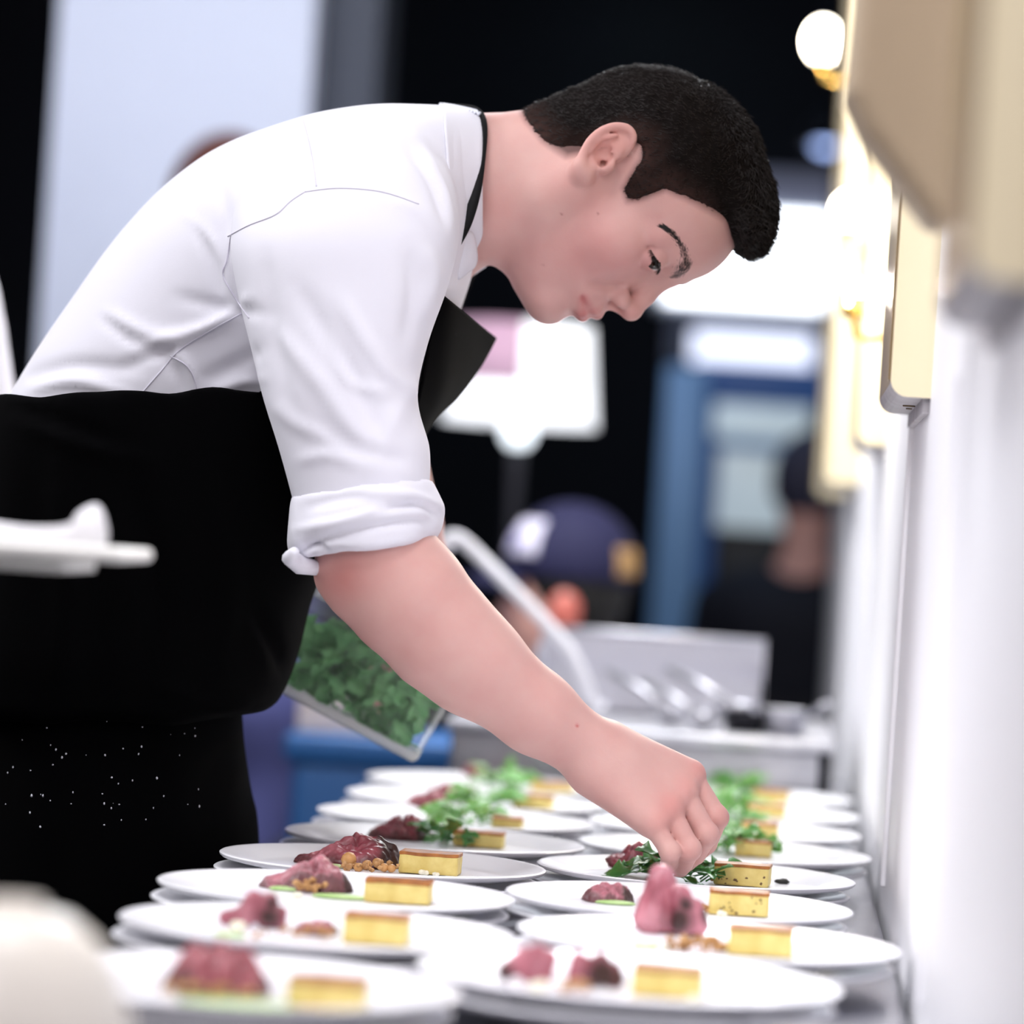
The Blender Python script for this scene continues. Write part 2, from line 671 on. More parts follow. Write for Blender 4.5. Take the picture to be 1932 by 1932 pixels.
# tall blue-framed cabinet under the light bar
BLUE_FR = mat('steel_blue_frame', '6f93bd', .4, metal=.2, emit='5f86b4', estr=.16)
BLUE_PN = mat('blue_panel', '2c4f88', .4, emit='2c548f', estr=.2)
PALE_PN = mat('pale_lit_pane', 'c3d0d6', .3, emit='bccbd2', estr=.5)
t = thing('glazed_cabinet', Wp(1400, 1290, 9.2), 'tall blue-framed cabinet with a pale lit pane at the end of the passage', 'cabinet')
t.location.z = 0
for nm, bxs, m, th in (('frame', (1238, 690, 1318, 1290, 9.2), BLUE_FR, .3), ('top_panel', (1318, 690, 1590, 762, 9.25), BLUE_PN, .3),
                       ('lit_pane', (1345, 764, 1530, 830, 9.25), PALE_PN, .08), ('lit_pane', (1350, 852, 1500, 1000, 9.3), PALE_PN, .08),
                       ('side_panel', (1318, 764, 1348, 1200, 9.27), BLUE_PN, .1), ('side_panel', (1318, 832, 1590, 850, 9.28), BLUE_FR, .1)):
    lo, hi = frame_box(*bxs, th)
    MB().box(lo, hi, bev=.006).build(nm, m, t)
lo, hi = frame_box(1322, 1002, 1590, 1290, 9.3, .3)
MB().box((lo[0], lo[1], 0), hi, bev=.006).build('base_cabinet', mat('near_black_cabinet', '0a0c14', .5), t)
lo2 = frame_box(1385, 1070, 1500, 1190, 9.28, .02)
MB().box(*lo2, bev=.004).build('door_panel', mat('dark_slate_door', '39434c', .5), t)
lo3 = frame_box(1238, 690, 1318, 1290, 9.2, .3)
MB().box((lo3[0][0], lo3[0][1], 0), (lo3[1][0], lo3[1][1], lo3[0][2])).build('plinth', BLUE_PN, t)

# downlights in the dark ceiling and a hanging spot
t = thing('downlight', (0, 0, 2.9), 'cool round downlight in the black ceiling above the chef', 'lamp')
p = Wp(1212, 0, 11.6)
t.location = (p.x, p.y, 2.9)
MB().lathe([(.09, 2.9), (.09, 2.893), (.072, 2.89), (.07, 2.9)], (p.x, p.y, 0), 32).build('trim_ring', DARK_METAL, t)
MB().lathe([(0, 2.892), (.07, 2.892), (.07, 2.899), (0, 2.899)], (p.x, p.y, 0), 32).build(
    'lens', mat('cool_lens', 'e0fbff', .3, emit='cff6ff', estr=10), t)
p = Wp(1558, 268, 10.5)
t = thing('hanging_spot', (p.x, p.y, 2.9), 'small blue-white spot hanging beside the gold panels', 'lamp')
MB().tube([(p.x, p.y, 2.9), (p.x, p.y, p.z + .06)], .006).build('rod', DARK_METAL, t)
MB().lathe([(.02, p.z + .07), (.045, p.z + .05), (.05, p.z - .01), (.045, p.z - .01), (.04, p.z + .04), (.015, p.z + .06)], (p.x, p.y, 0), 24).build('shade', DARK_METAL, t)
MB().ico((p.x, p.y, p.z), (.033, .033, .03), 2).build('bulb', mat('cool_bulb', 'cfdcff', .3, emit='a9c2ff', estr=3.0), t)

# gold wall panels with grey end caps, along the white wall
for i, y0 in enumerate((1.80, 3.09, 4.38, 5.67, 6.80)):
    name = ('nearest the camera', 'beside the chef, with a screw mark on its grey end', 'third along the white wall, behind the chef',
            'fourth along the white wall, dulled by distance', 'farthest, where the white wall ends')[i]
    y1 = y0 + .365
    x0 = WX - .033 - (.02 if i >= 3 else 0)
    zb = 1.07 + .136 - (.02 if i >= 3 else 0)
    t = thing('gold_wall_panel', (WX, (y0 + y1) / 2, zb), 'pale gold upright wall panel ' + name, 'wall panel', 'gold panels on the white wall')
    # rounded lower corner profile in X-Z, extruded along Y
    r = .014
    prof = [(WX, 2.6), (x0, 2.6), (x0, zb + r)] + [(x0 + r - r * math.cos(q), zb + r - r * math.sin(q)) for q in np.linspace(.2, math.pi / 2, 6)] + [(WX, zb)]
    n = len(prof)
    v = [(x, y0, z) for x, z in prof] + [(x, y1, z) for x, z in prof]
    f = [tuple(range(n)), tuple(range(n, 2 * n))[::-1]] + [(k, k + n, (k + 1) % n + n, (k + 1) % n) for k in range(n)]
    o = obj('body', v, f, GOLD, t, smooth=False)
    o.data.materials.append(GREY_END)
    o.data.materials.append(GOLD_EDGE)
    for p_ in o.data.polygons:
        if p_.normal.z < -.3:
            p_.material_index = 1
        elif p_.normal.x < -.7:
            p_.material_index = 2
    MB().box((x0 - .0015, y0 + .02, zb + r), (x0 + .001, y0 + .05, 2.6)).build('edge_strip', GOLD_EDGE, t, smooth=False)
    MB().box((WX - .006, y0 + .01, zb - .012), (WX, y1, zb + .001), bev=.001).build('wall_batten', GREY_END, t)
    if i == 1:
        MB().lathe([(0, zb - .0012), (.0052, zb - .0012), (.0055, zb), (0, zb)], (WX - .012, y0 + .16, 0), 14).build('screw_mark', SCREW, t)
        MB().lathe([(0, zb - .0010), (.0026, zb - .001), (.0028, zb), (0, zb)], (WX - .010, y0 + .22, 0), 12).build('screw_mark', SCREW, t)

# beige bracket with a slanted underside between the first two panels
xb = WX - .092
prof = [(WX, 1.285), (WX - .03, 1.262), (xb + .012, 1.322), (xb, 1.345), (xb + .006, 1.5), (xb + .03, 1.7), (WX, 1.7)]
v = [(x, 2.24, z) for x, z in prof] + [(x, 2.48, z + .02) for x, z in prof]
n = len(prof)
f = [tuple(range(n)), tuple(range(n, 2 * n))[::-1]] + [(k, k + n, (k + 1) % n + n, (k + 1) % n) for k in range(n)]
t = obj('wall_bracket', v, f, BEIGE, None, (WX, 2.36, 1.285), smooth=False)
bm_ = t.modifiers.new('b', 'BEVEL')
bm_.width, bm_.segments = .01, 3
tag(t, 'dull beige wall bracket with slanted underside beside the nearest gold panel', 'bracket')

# brass wall lamps between the panels; lower two added in place of panel highlights
for px, py, d, lab, rb in ((1553, 78, 5.35, 'brass wall lamp with a large bare bulb high on the white wall', .026),
                           (1602, 400, 5.2, 'added brass lamp standing in for a panel highlight level with the hair of the chef', .022),
                           (1612, 545, 4.2, 'added small brass lamp standing in for a highlight above the gold panel ends', .011),
                           ):
    p = Wp(px, py, d)
    t = thing('wall_lamp', (WX, p.y, p.z - .05), lab, 'lamp', 'brass lamps on the white wall')
    MB().lathe([(0, 0), (.03, 0), (.03, .008), (.012, .014), (0, .014)], n=24).build('wall_rose', BRASS, t).matrix_local = (
        Matrix.Translation((0, 0, .0)) @ Matrix.Rotation(-math.pi / 2, 4, 'Y'))
    t.children[0].data.transform(Matrix.Translation(Vector(wloc(t))))
    MB().tube([(WX - .01, p.y, p.z - .05), (p.x + .02, p.y, p.z - .055), (p.x + .005, p.y, p.z - .052), (p.x, p.y, p.z - .03)], .004).build('arm', BRASS, t)
    MB().lathe([(.004, -.034), (.012, -.03), (.013, -rb * .8), (.009, -rb * .8), (.003, -.028)], p, 20).build('socket', BRASS, t)
    MB().ico(p, (rb, rb, rb * 1.25), 3).build('bulb', BULB, t)
    pl = bpy.data.lights.new('bulb_light', 'POINT')
    pl.energy, pl.color, pl.shadow_soft_size = 3.6, (1, .93, .8), rb
    po = bpy.data.objects.new('bulb_light', pl)
    SC.collection.objects.link(po)
    po.location = p + Vector((-rb - .012, -.02, 0))

# ------------------------------------------------------------------ steel work table
TZ = .76
t = thing('work_table', (-.16, 3.0, 0), 'long stainless steel work table carrying the two rows of plates', 'table')
MB().box((-.425, 1.55, TZ - .03), (WX - .006, 5.4, TZ), bev=.004).build('table_top', STEEL_TOP, t)
for x in (-.39, WX - .05):
    for y in (1.65, 2.75, 4.2, 5.3):
        MB().box((x - .02, y - .02, .03), (x + .02, y + .02, TZ - .03), bev=.004).build('leg', STEEL, t)
MB().box((-.40, 1.64, .2), (WX - .03, 5.32, .22), bev=.003).build('under_shelf', STEEL, t)
for x in (-.39, WX - .05):
    for y in (1.65, 2.75, 4.2, 5.3):
        MB().lathe([(0, 0), (.024, 0), (.024, .02), (.015, .031), (0, .031)], (x, y, 0), 16).build('foot', DARK_METAL, t)

# ------------------------------------------------------------------ equipment at the far end of the table
a, b = Wp(848, 1400, 4.62), Wp(1588, 1400, 4.62)
zt = Wp(1200, 1378, 4.62).z
y0 = 4.62
t = thing('food_warmer', ((a.x + b.x) / 2, y0 + .3, TZ), 'stainless steel food warmer at the far end of the plates', 'food warmer')
mb = MB()
mb.box((a.x, y0, TZ), (b.x - .025, y0 + .62, zt - .012), bev=.006)
mb.build('body', STEEL, t)
MB().box((a.x - .008, y0 - .012, zt - .013), (b.x - .008, y0 + .63, zt), bev=.004).build('rim', STEEL, t)
MB().box((b.x - .026, y0 + .004, TZ), (b.x - .012, y0 + .6, zt - .013)).build('dark_end', DARK_METAL, t)  # dark strip closing the wall end of the warmer
p = Wp(1210, 1450, 4.62)
MB().tube([(p.x - .05, y0 - .008, p.z), (p.x + .05, y0 - .008, p.z)], .006).build('handle', STEEL, t)

lo, hi = frame_box(1005, 1203, 1440, 1375, 5.02, .16)
zb = zt + .0005
t = thing('steel_container', ((lo[0] + hi[0]) / 2, lo[1] + .08, zb), 'open steel container standing on the food warmer behind the ladles', 'container')
mb = MB()
w = .004
mb.box((lo[0], lo[1] + .12, zb), (hi[0], lo[1] + .12 + w, hi[2]))
mb.box((lo[0], lo[1], zb), (hi[0], lo[1] + w, zb + .055))
mb.box((lo[0], lo[1], zb), (lo[0] + w, lo[1] + .124, hi[2] - .02))
mb.box((hi[0] - w, lo[1], zb), (hi[0], lo[1] + .124, hi[2] - .02))
mb.box((lo[0], lo[1], zb), (hi[0], lo[1] + .124, zb + w))
mb.build('body', mat('light_steel', 'c2c2cb', .4, metal=.45), t, smooth=False)
MB().tube([(lo[0], lo[1] + .122, hi[2]), (hi[0], lo[1] + .122, hi[2])], .005).build('rolled_rim', STEEL, t)
for k, (x0, y0_, x1, y1_, lab) in enumerate(((1150, 1265, 1265, 1352, 'steel ladle lying at the left of the three'), (1262, 1262, 1392, 1338, 'brightest steel ladle, at the right of the three'),
                                              (1215, 1285, 1325, 1358, 'middle steel ladle of the three'))):
    p, q = Wp(x0, y0_, 4.95 - .055 * k), Wp(x1, y1_, 4.84 - .06 * k)
    q.z = max(q.z, zb + .012)
    t = thing('ladle', q, lab + ', leaning on the steel container', 'ladle', 'ladles on the food warmer')
    MB().tube([p, p.lerp(q, .5) + Vector((0, 0, .004)), q], [.006, .005, .006]).build('handle', STEEL, t)
    MB().lathe([(0, -.011), (.012, -.009), (.02, -.001), (.023, .008), (.0215, .008), (.018, .001), (.011, -.006), (0, -.008)], q, 24).build('bowl', STEEL, t)
for k, (px, py, r, h, lab) in enumerate(((1405, 1352, .024, .022, 'small dark sauce pan on the warmer, in front of the container'), (1478, 1350, .027, .03, 'small steel sauce pan at the wall end of the warmer'))):
    p = Wp(px, py, 4.75)
    t = thing('sauce_pan', (p.x, p.y, zb), lab, 'pan')
    MB().lathe([(0, 0), (r, 0), (r * 1.05, h), (r * 1.1, h + .002), (r * 1.0, h), (r * .95, .003), (0, .003)], (p.x, p.y, zb), 32).build('body', DARK_METAL if k == 0 else STEEL, t)
    sg = -1 if k == 0 else 1
    MB().tube([(p.x + sg * r, p.y, zb + h * .8), (p.x + sg * (r + .02), p.y - .01, zb + h + .008), (p.x + sg * (r + .03), p.y - .015, zb + h + .012)], .004).build('handle', STEEL, t)

# raised white rail of the warmer's lid
pts = [Wp(x, y, d) for x, y, d in ((838, 1042, 5.0), (842, 1022, 5.0), (856, 1014, 5.0), (875, 1022, 5.0), (905, 1050, 5.0), (960, 1105, 4.98), (1045, 1192, 4.96), (1085, 1245, 4.95), (1120, 1330, 4.95), (1140, 1372, 4.95))]
cp = crom([p[:] for p in pts], np.linspace(0, len(pts) - 1, 50))
cp[:, 2] = np.maximum(cp[:, 2], zb + .0086)
t = MB().tube(cp, .0085, 12).build('lid_rail', WHITE_PLASTIC, None, tuple(cp[-1]))
tag(t, 'white curved rail rising from the food warmer in front of the cap', 'rail')

# blue bin and beige box beyond the chef
lo, hi = frame_box(545, 1392, 838, 1600, 5.32, .3)
t = thing('blue_bin', ((lo[0] + hi[0]) / 2, lo[1] + .17, 0), 'blue plastic bin standing on the floor behind the plates', 'bin')
B_BLUE = mat('blue_plastic', '235a96', .45)
MB().box((lo[0], lo[1], .02), (hi[0], hi[1], hi[2] - .03), bev=.02).build('body', B_BLUE, t)
MB().box((lo[0] - .012, lo[1] - .012, hi[2] - .04), (hi[0] + .012, hi[1] + .012, hi[2]), bev=.01).build('rim', B_BLUE, t)
MB().box((lo[0] + .01, lo[1] + .01, 0), (hi[0] - .01, hi[1] - .01, .022)).build('base', DARK_METAL, t)
zz = hi[2] + .0005
lo, hi = frame_box(560, 1305, 770, 1392, 5.35, .2)
t = MB().box((lo[0], lo[1], zz), (hi[0], hi[1], hi[2]), bev=.006).build('cardboard_box', mat('beige_card', 'cfc4c2', .7), None, (lo[0], lo[1], zz))
tag(t, 'beige cardboard box on top of the blue bin', 'box')

# floor lamp with white shade
p = Wp(985, 705, 7.0)
s = 7.0 / 7200
t = thing('floor_lamp', (p.x, p.y, 0), 'floor lamp with a glowing white drum shade behind the chest of the chef', 'lamp')
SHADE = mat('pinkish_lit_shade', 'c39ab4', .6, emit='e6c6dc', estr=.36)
BAND = mat('white_lit_band', 'ffffff', .6, emit='f4f8ff', estr=1.25)
zt_, zm_, zb_ = Wp(985, 612, 7).z, Wp(985, 728, 7).z, Wp(985, 800, 7).z
r0, r1 = 128 * s, 146 * s
rm = r0 + (r1 - r0) * (zt_ - zm_) / (zt_ - zb_)


def sweep(n0, n1, z0, z1, ra, rb, name, m):
    v, f = [], []
    N = 40
    for k in range(N + 1):
        a_ = n0 + (n1 - n0) * k / N
        for r_, z_ in ((ra, z0), (rb, z1), (rb - .006, z1), (ra - .006, z0)):
            v.append((p.x + r_ * math.cos(a_), p.y + r_ * math.sin(a_), z_))
    for k in range(N):
        for j in range(4):
            f.append((k * 4 + j, k * 4 + (j + 1) % 4, k * 4 + 4 + (j + 1) % 4, k * 4 + 4 + j))
    f += [(0, 1, 2, 3), (N * 4 + 3, N * 4 + 2, N * 4 + 1, N * 4)]
    return obj(name, v, f, m, t)


# pink reflection put into the shade's left colour; brighter panel and bottom band
sweep(math.pi * .75, math.pi * 1.52, zt_, zm_, r0, rm, 'pink_reflection', SHADE)
sweep(-math.pi * .48, math.pi * .75, zt_, zm_, r0, rm, 'white_panel', BAND)
MB().lathe([(rm, zm_), (r1, zb_), (r1 - .006, zb_), (rm - .006, zm_)], (p.x, p.y, 0), 64, True).build('bottom_band', BAND, t)
MB().ico((p.x, p.y, Wp(980, 815, 7).z), (.03, .03, .032), 3).build('glass_ball', mat('lit_glass_ball', 'f4faff', .2, emit='eef8ff', estr=1.6), t)
MB().tube([(p.x, p.y, .03), (p.x, p.y, zb_ + .05)], .012).build('pole', DARK_METAL, t)
MB().lathe([(0, 0), (.15, 0), (.15, .012), (.03, .03), (0, .03)], (p.x, p.y, 0), 40).build('base', DARK_METAL, t)
for k in range(3):
    a_ = 2.1 * k
    MB().tube([(p.x, p.y, zb_ + .05), (p.x + (r1 - .004) * math.cos(a_), p.y + (r1 - .004) * math.sin(a_), zb_ + .003)], .003).build('shade_arm', DARK_METAL, t)

# ------------------------------------------------------------------ people in the background


def bg_person(px, py, d, face_deg, label, shirt, seat=None, hair=HAIR_DARK, top_z=None, scale=1.0, trousers='1a1b24', lean=0.):
    """standing or seated figure; (px, py) is the middle of the head; one continuous body, clothes and hair as parts"""
    hc = Wp(px, py, d)
    z = hc.z
    S = scale
    root = thing('person', (hc.x, hc.y, 0), label, 'person')
    Rz = Matrix.Rotation(math.radians(face_deg), 3, 'Z')

    def G(x, y, zz):                                                   # x = forward, y = to the left, z up
        q = Rz @ Vector((x * S, y * S, 0))
        return np.array((hc.x + q.x, hc.y + q.y, zz))
    nk = z - .16 * S
    sh = z - .25 * S
    hip = (z - .72 * S) if seat is None else seat + .08
    B, C = Field(), Field()
    B.ell(G(0, 0, z), (.085 * S, .08 * S, .115 * S), .01)
    B.cap(G(.035, 0, z - .06 * S), G(.03, 0, z - .07 * S), .06 * S, .055 * S, .03)
    B.cap(G(.085, 0, z - .01), G(.10, 0, z - .035 * S), .012 * S, .014 * S, .012)
    for s_ in (1, -1):
        B.ell(G(-.005, s_ * .082, z - .015), (.02, .02, .033), .006)
    B.cap(G(-.01, 0, z - .07), G(-.02, 0, sh), .055 * S, .065 * S, .03)
    for Fd, e in ((B, 0.), (C, .014)):
        Fd.cap(G(-.02, -.13, sh - .04), G(-.02, .13, sh - .04), .075 * S + e, .075 * S + e, .06)
        hb = hip if Fd is B else hip + .1
        Fd.cap(G(-.01, -.06, sh - .1), G(-.01, -.05, hb), .12 * S + e, .11 * S + e, .06)
        Fd.cap(G(-.01, .06, sh - .1), G(-.01, .05, hb), .12 * S + e, .11 * S + e, .06)
        for s_ in (1, -1):
            el = G(.02, s_ * .25, sh - .30)
            wr = G(.22, s_ * .16, sh - .38)
            Fd.cap(G(-.02, s_ * .2, sh - .05), el, .055 * S + e, .043 * S + e, .03)
            Fd.cap(el, wr if Fd is B else el + (wr - el) * .85, .041 * S + e, .03 * S + e, .02)
            if Fd is B:
                B.cap(wr, G(.30, s_ * .14, sh - .40), .03, .022, .02)
    T = Field()
    for Fd, e in ((B, 0.), (T, .013)):
        for s_ in (1, -1):
            h0 = G(-.01, s_ * .085, hip)
            if seat is None:
                kn, an = G(.01, s_ * .09, hip * .52), G(-.01, s_ * .09, .09)
            else:
                kn, an = G(.40, s_ * .10, hip - .01), G(.38, s_ * .10, .09)
            Fd.cap(h0, kn, .085 * S + e, .06 * S + e, .04)
            Fd.cap(kn, an, .055 * S + e, .042 * S + e, .03)
            if Fd is B:
                B.cap(an, an * [1, 1, 0] + [0, 0, .05], .035, .035, .01)
        if Fd is T:
            T.cap(G(-.01, -.06, hip + .03), G(-.01, .06, hip + .03), .125 * S, .125 * S, .05)
    for fd, nm, m, h in ((B, 'body', SKIN_BG, .016), (C, 'top', mat('cloth_' + shirt, shirt, .8), .016), (T, 'trousers', mat('cloth_' + trousers, trousers, .8), .018)):
        V, F = fd.mesh(h)
        obj(nm, smooth_verts(V, F, 2), F, m, root)
    H = Field()
    H.ell(G(-.012, 0, z + .015), (.094 * S, .09 * S, .115 * S), .0)
    H.ell(G(.115, 0, z - .06 * S), (.10 * S, .12 * S, .095 * S), .02, 's')
    H.ell(G(-.06, 0, z - .17 * S), (.14 * S, .12 * S, .09 * S), .02, 's')
    V, F = H.mesh(.009)
    obj('hair', smooth_verts(V, F, 2), F, hair, root)
    for s_ in (1, -1):
        an = G(.38 if seat is not None else -.01, s_ * .1, 0)
        fr = G(.56 if seat is not None else .17, s_ * .1, 0)
        Sh = Field().cap(an + [0, 0, .05], fr + [0, 0, .036], .05, .036, .0)
        V, F = Sh.mesh(.012)
        V[:, 2] = np.maximum(V[:, 2], 0)
        obj('shoe', V, F, HAIR_DARK, root)
    return root, G, z


def stool(G, seat, label):
    p = G(-.0, 0, 0)
    t = thing('stool', (p[0], p[1], 0), label, 'stool')
    MB().lathe([(0, seat - .16), (.15, seat - .16), (.155, seat - .145), (.15, seat - .13), (0, seat - .13)], (p[0], p[1], 0), 28).build('seat', DARK_METAL, t)
    for k in range(4):
        q = .785 + k * 1.571
        MB().tube([(p[0] + .1 * math.cos(q), p[1] + .1 * math.sin(q), seat - .15), (p[0] + .17 * math.cos(q), p[1] + .17 * math.sin(q), 0)], .012, 8).build('leg', DARK_METAL, t)


bg_person(424, 412, 6.5, 120, 'standing person with reddish-brown hair half hidden by the back of the chef', '6d72aa', hair=HAIR_BROWN, trousers='585d96', scale=1.15)
bg_person(-395, 20, 4.3, 75, 'standing person in a white shirt cut off by the edge, behind the apron', 'e4e2ec', hair=HAIR_DARK, scale=1.08)
root, G, z = bg_person(1062, 1120, 6.2, 182, 'seated person in a navy cap with a white badge, head bowed over the far counter', '12131d', seat=.42, scale=1.0)
stool(G, .42, 'dark stool under the person in the navy cap')
CAP = mat('navy_cap_cloth', '16163c', .8)
Cp = Field()
Cp.ell(G(-.012, 0, z + .045), (.106, .1, .105), 0)
Cp.ell(G(0, 0, z - .075), (.2, .2, .11), .008, 's')
V, F = Cp.mesh(.006)
capo = obj('cap', smooth_verts(V, F, 2), F, CAP, root)
v, f = [], []
for i in range(9):
    a_ = -1.1 + 2.2 * i / 8
    for r_, dz in ((.088, .045), (.165 - .03 * abs(a_), .018), (.165 - .03 * abs(a_), .013), (.088, .037)):
        v.append(G(r_ * math.cos(a_ * .8), r_ * math.sin(a_ * .8) * .85, z + dz - .012 * abs(a_)))
for i in range(8):
    for j in range(4):
        f.append((i * 4 + j, i * 4 + (j + 1) % 4, i * 4 + 4 + (j + 1) % 4, i * 4 + 4 + j))
f += [(0, 1, 2, 3), (35, 34, 33, 32)]
obj('bill', v, f, CAP, capo)


def cap_patch(name, ang0, ang1, el0, el1, m, push=.004):
    v, f = [], []
    n_ = 8
    for i in range(n_ + 1):
        for j in range(n_ + 1):
            a_, e_ = ang0 + (ang1 - ang0) * i / n_, el0 + (el1 - el0) * j / n_
            q = np.array([math.cos(a_) * math.cos(e_) * (.106 + push), math.sin(a_) * math.cos(e_) * (.1 + push), math.sin(e_) * (.105 + push)])
            v.append(G(-.012 + q[0], q[1], z + .045 + q[2]))
    for i in range(n_):
        for j in range(n_):
            f.append((i * (n_ + 1) + j, (i + 1) * (n_ + 1) + j, (i + 1) * (n_ + 1) + j + 1, i * (n_ + 1) + j + 1))
    o = obj(name, v, f, m, capo)
    sm_ = o.modifiers.new('s', 'SOLIDIFY')
    sm_.thickness = .004
    return o


cap_patch('badge', 0.02, 1.0, .12, .72, mat('white_badge', 'd9d6ea', .6))
for a_, e_ in ((.35, .45), (.6, .33), (.45, .26)):
    cap_patch('badge_mark', a_ - .07, a_ + .07, e_ - .05, e_ + .05, mat('lilac_badge_mark', '8d88b8', .6), .007)
cap_patch('strap', 2.35, 2.95, -.1, .32, mat('tan_strap', 'b08a58', .6))
V, F = Field().ell(G(-.006, .086, z - .028), (.026, .014, .036), 0).mesh(.005)
obj('ear', V, F, mat('reddened_ear', 'c4685c', .5), root)
root, G, z = bg_person(1532, 915, 8.55, 78, 'seated person in a dark jacket far behind, at the end of the white wall', '0e1120', seat=.62, hair=mat('greyish_hair', '35354a', .7), scale=.95)
stool(G, .62, 'dark high stool under the far person in the dark jacket')
# ------------------------------------------------------------------ plates
CHINA = mat('white_china', 'f8f8fd', .22, spec=.14, coat=.08)
PLATE_PROF = [(0, .0065), (.070, .0065), (.075, .0), (.080, .0), (.083, .0062), (.100, .0085), (.112, .0115), (.130, .0150), (.1370, .0166), (.1388, .0182),
              (.1390, .0196), (.1376, .0205), (.1350, .0200), (.131, .0190), (.115, .0156), (.107, .0126), (.101, .0112), (.094, .0108), (0, .0106)]
PLATES = {}
LEFT = [(440, 1850), (615, 1747), (639, 1679.5), (730, 1622), (824, 1580), (866, 1542), (905, 1510), (935, 1480)]
RIGHT = [(1175, 1838), (1333, 1770), (1285, 1697), (1322, 1640), (1355, 1598), (1365, 1562), (1371, 1531), (1367, 1505)]
ORD = ['nearest', 'second', 'third', 'fourth', 'fifth', 'sixth', 'seventh', 'farthest']
STACK = .0122
WELL = TZ + STACK + .0108
DISH = {'L': ['a red beef dome', 'beef, cheese lumps and potato', 'soft pink beef and green purée', 'beef, round nuts and potato', 'a dark beef roll and few leaves',
              'red beef and a broad leaf heap', 'a rocket heap beside golden potato', 'rocket and pale potato'],
        'R': ['two beef rolls and potato', 'the tall upright beef roll', 'a small beef curl and speckled potato', 'the rocket being placed by hand', 'rocket just behind the fingertips',
              'rocket behind the knuckles', 'rocket and browned potato', 'rocket close to the warmer']}


def side_name(s):
    return "chef's row" if s == 'L' else 'wall-side row'


proto = MB().lathe(PLATE_PROF, n=96).build('dinner_plate', CHINA)
autosmooth(proto, 60)
XY = {}
for s, rows in (('L', LEFT), ('R', RIGHT)):
    for i, (px, py) in enumerate(rows):
        XY[s, i] = at_z(px, py, TZ + STACK + .0190).xy
for _ in range(200):                                                   # no two stacks of plates may touch
    for a in XY:
        for b in XY:
            if a < b and 1e-6 < (XY[a] - XY[b]).length < .2835:
                q = (XY[a] - XY[b])
                q = q.normalized() * (.2836 - q.length) * .5
                XY[a] += q
                XY[b] -= q
    for a in XY:
        if XY[a].x > WX - .147:
            XY[a].x = WX - .147
first = True
for s, rows in (('L', LEFT), ('R', RIGHT)):
    for i, (px, py) in enumerate(rows):
        c = Vector((*XY[s, i], TZ))
        PLATES[s, i] = c
        for lvl in (1, 0):
            o = proto if first else copy_tree(proto)
            first = False
            o.location = (c.x - (.004 if lvl == 0 else 0), c.y - (.002 if lvl == 0 else 0), TZ + lvl * STACK)
            o.rotation_euler = (0, 0, i * .7 + (1.1 if s == 'R' else 0) + lvl)
            if lvl:
                tag(o, 'white plate with %s, %s in the %s' % (DISH[s][i], ORD[i], side_name(s)), 'plate', 'dressed plates')
            else:
                tag(o, 'bare white plate beneath the %s dressed plate in the %s' % (ORD[i], side_name(s)), 'plate', 'lower plates of the stacks')

# ------------------------------------------------------------------ food
BEEF = mat('rare_roast_beef', 'ffffff', .38, spec=.55, tint=True, bump=(160, .5, .0015), var=(70, .25), var_col='c9b4b8', stretch=(1, .5, 1), sss=.08)
POTATO = mat('yellow_potato_cake', 'e6d488', .55, var=(70, .25), var_col='c9ad58', bump=(120, .4, .001), sss=.06)
CRUST = mat('browned_potato_crust', 'b9773a', .5, var=(70, .2), var_col='7c4520', bump=(150, .5, .001))
SPECK = mat('dark_speck', '6a5236', .7)
CHEESE = mat('white_cheese', 'f3efdc', .6, var=(80, .3), var_col='e6dfc4', sss=.1)
NUT = mat('toasted_nut', 'd8a66a', .5, var=(90, .3), var_col='a56f3a')
CRUMB = mat('brown_crumble', 'd2a56e', .7, var=(90, .25), var_col='8a5a30')
PUREE = mat('green_puree', 'bcd498', .35, var=(90, .3), var_col='93b866')
ROCKET = mat('rocket_leaf', '78bc5c', .42, spec=.5, var=(45, .28), var_col='3c8436', sss=.12)
ROCKET_DK = mat('rocket_leaf_dark', '4c9148', .42, spec=.5, var=(45, .28), var_col='27602c', sss=.1)


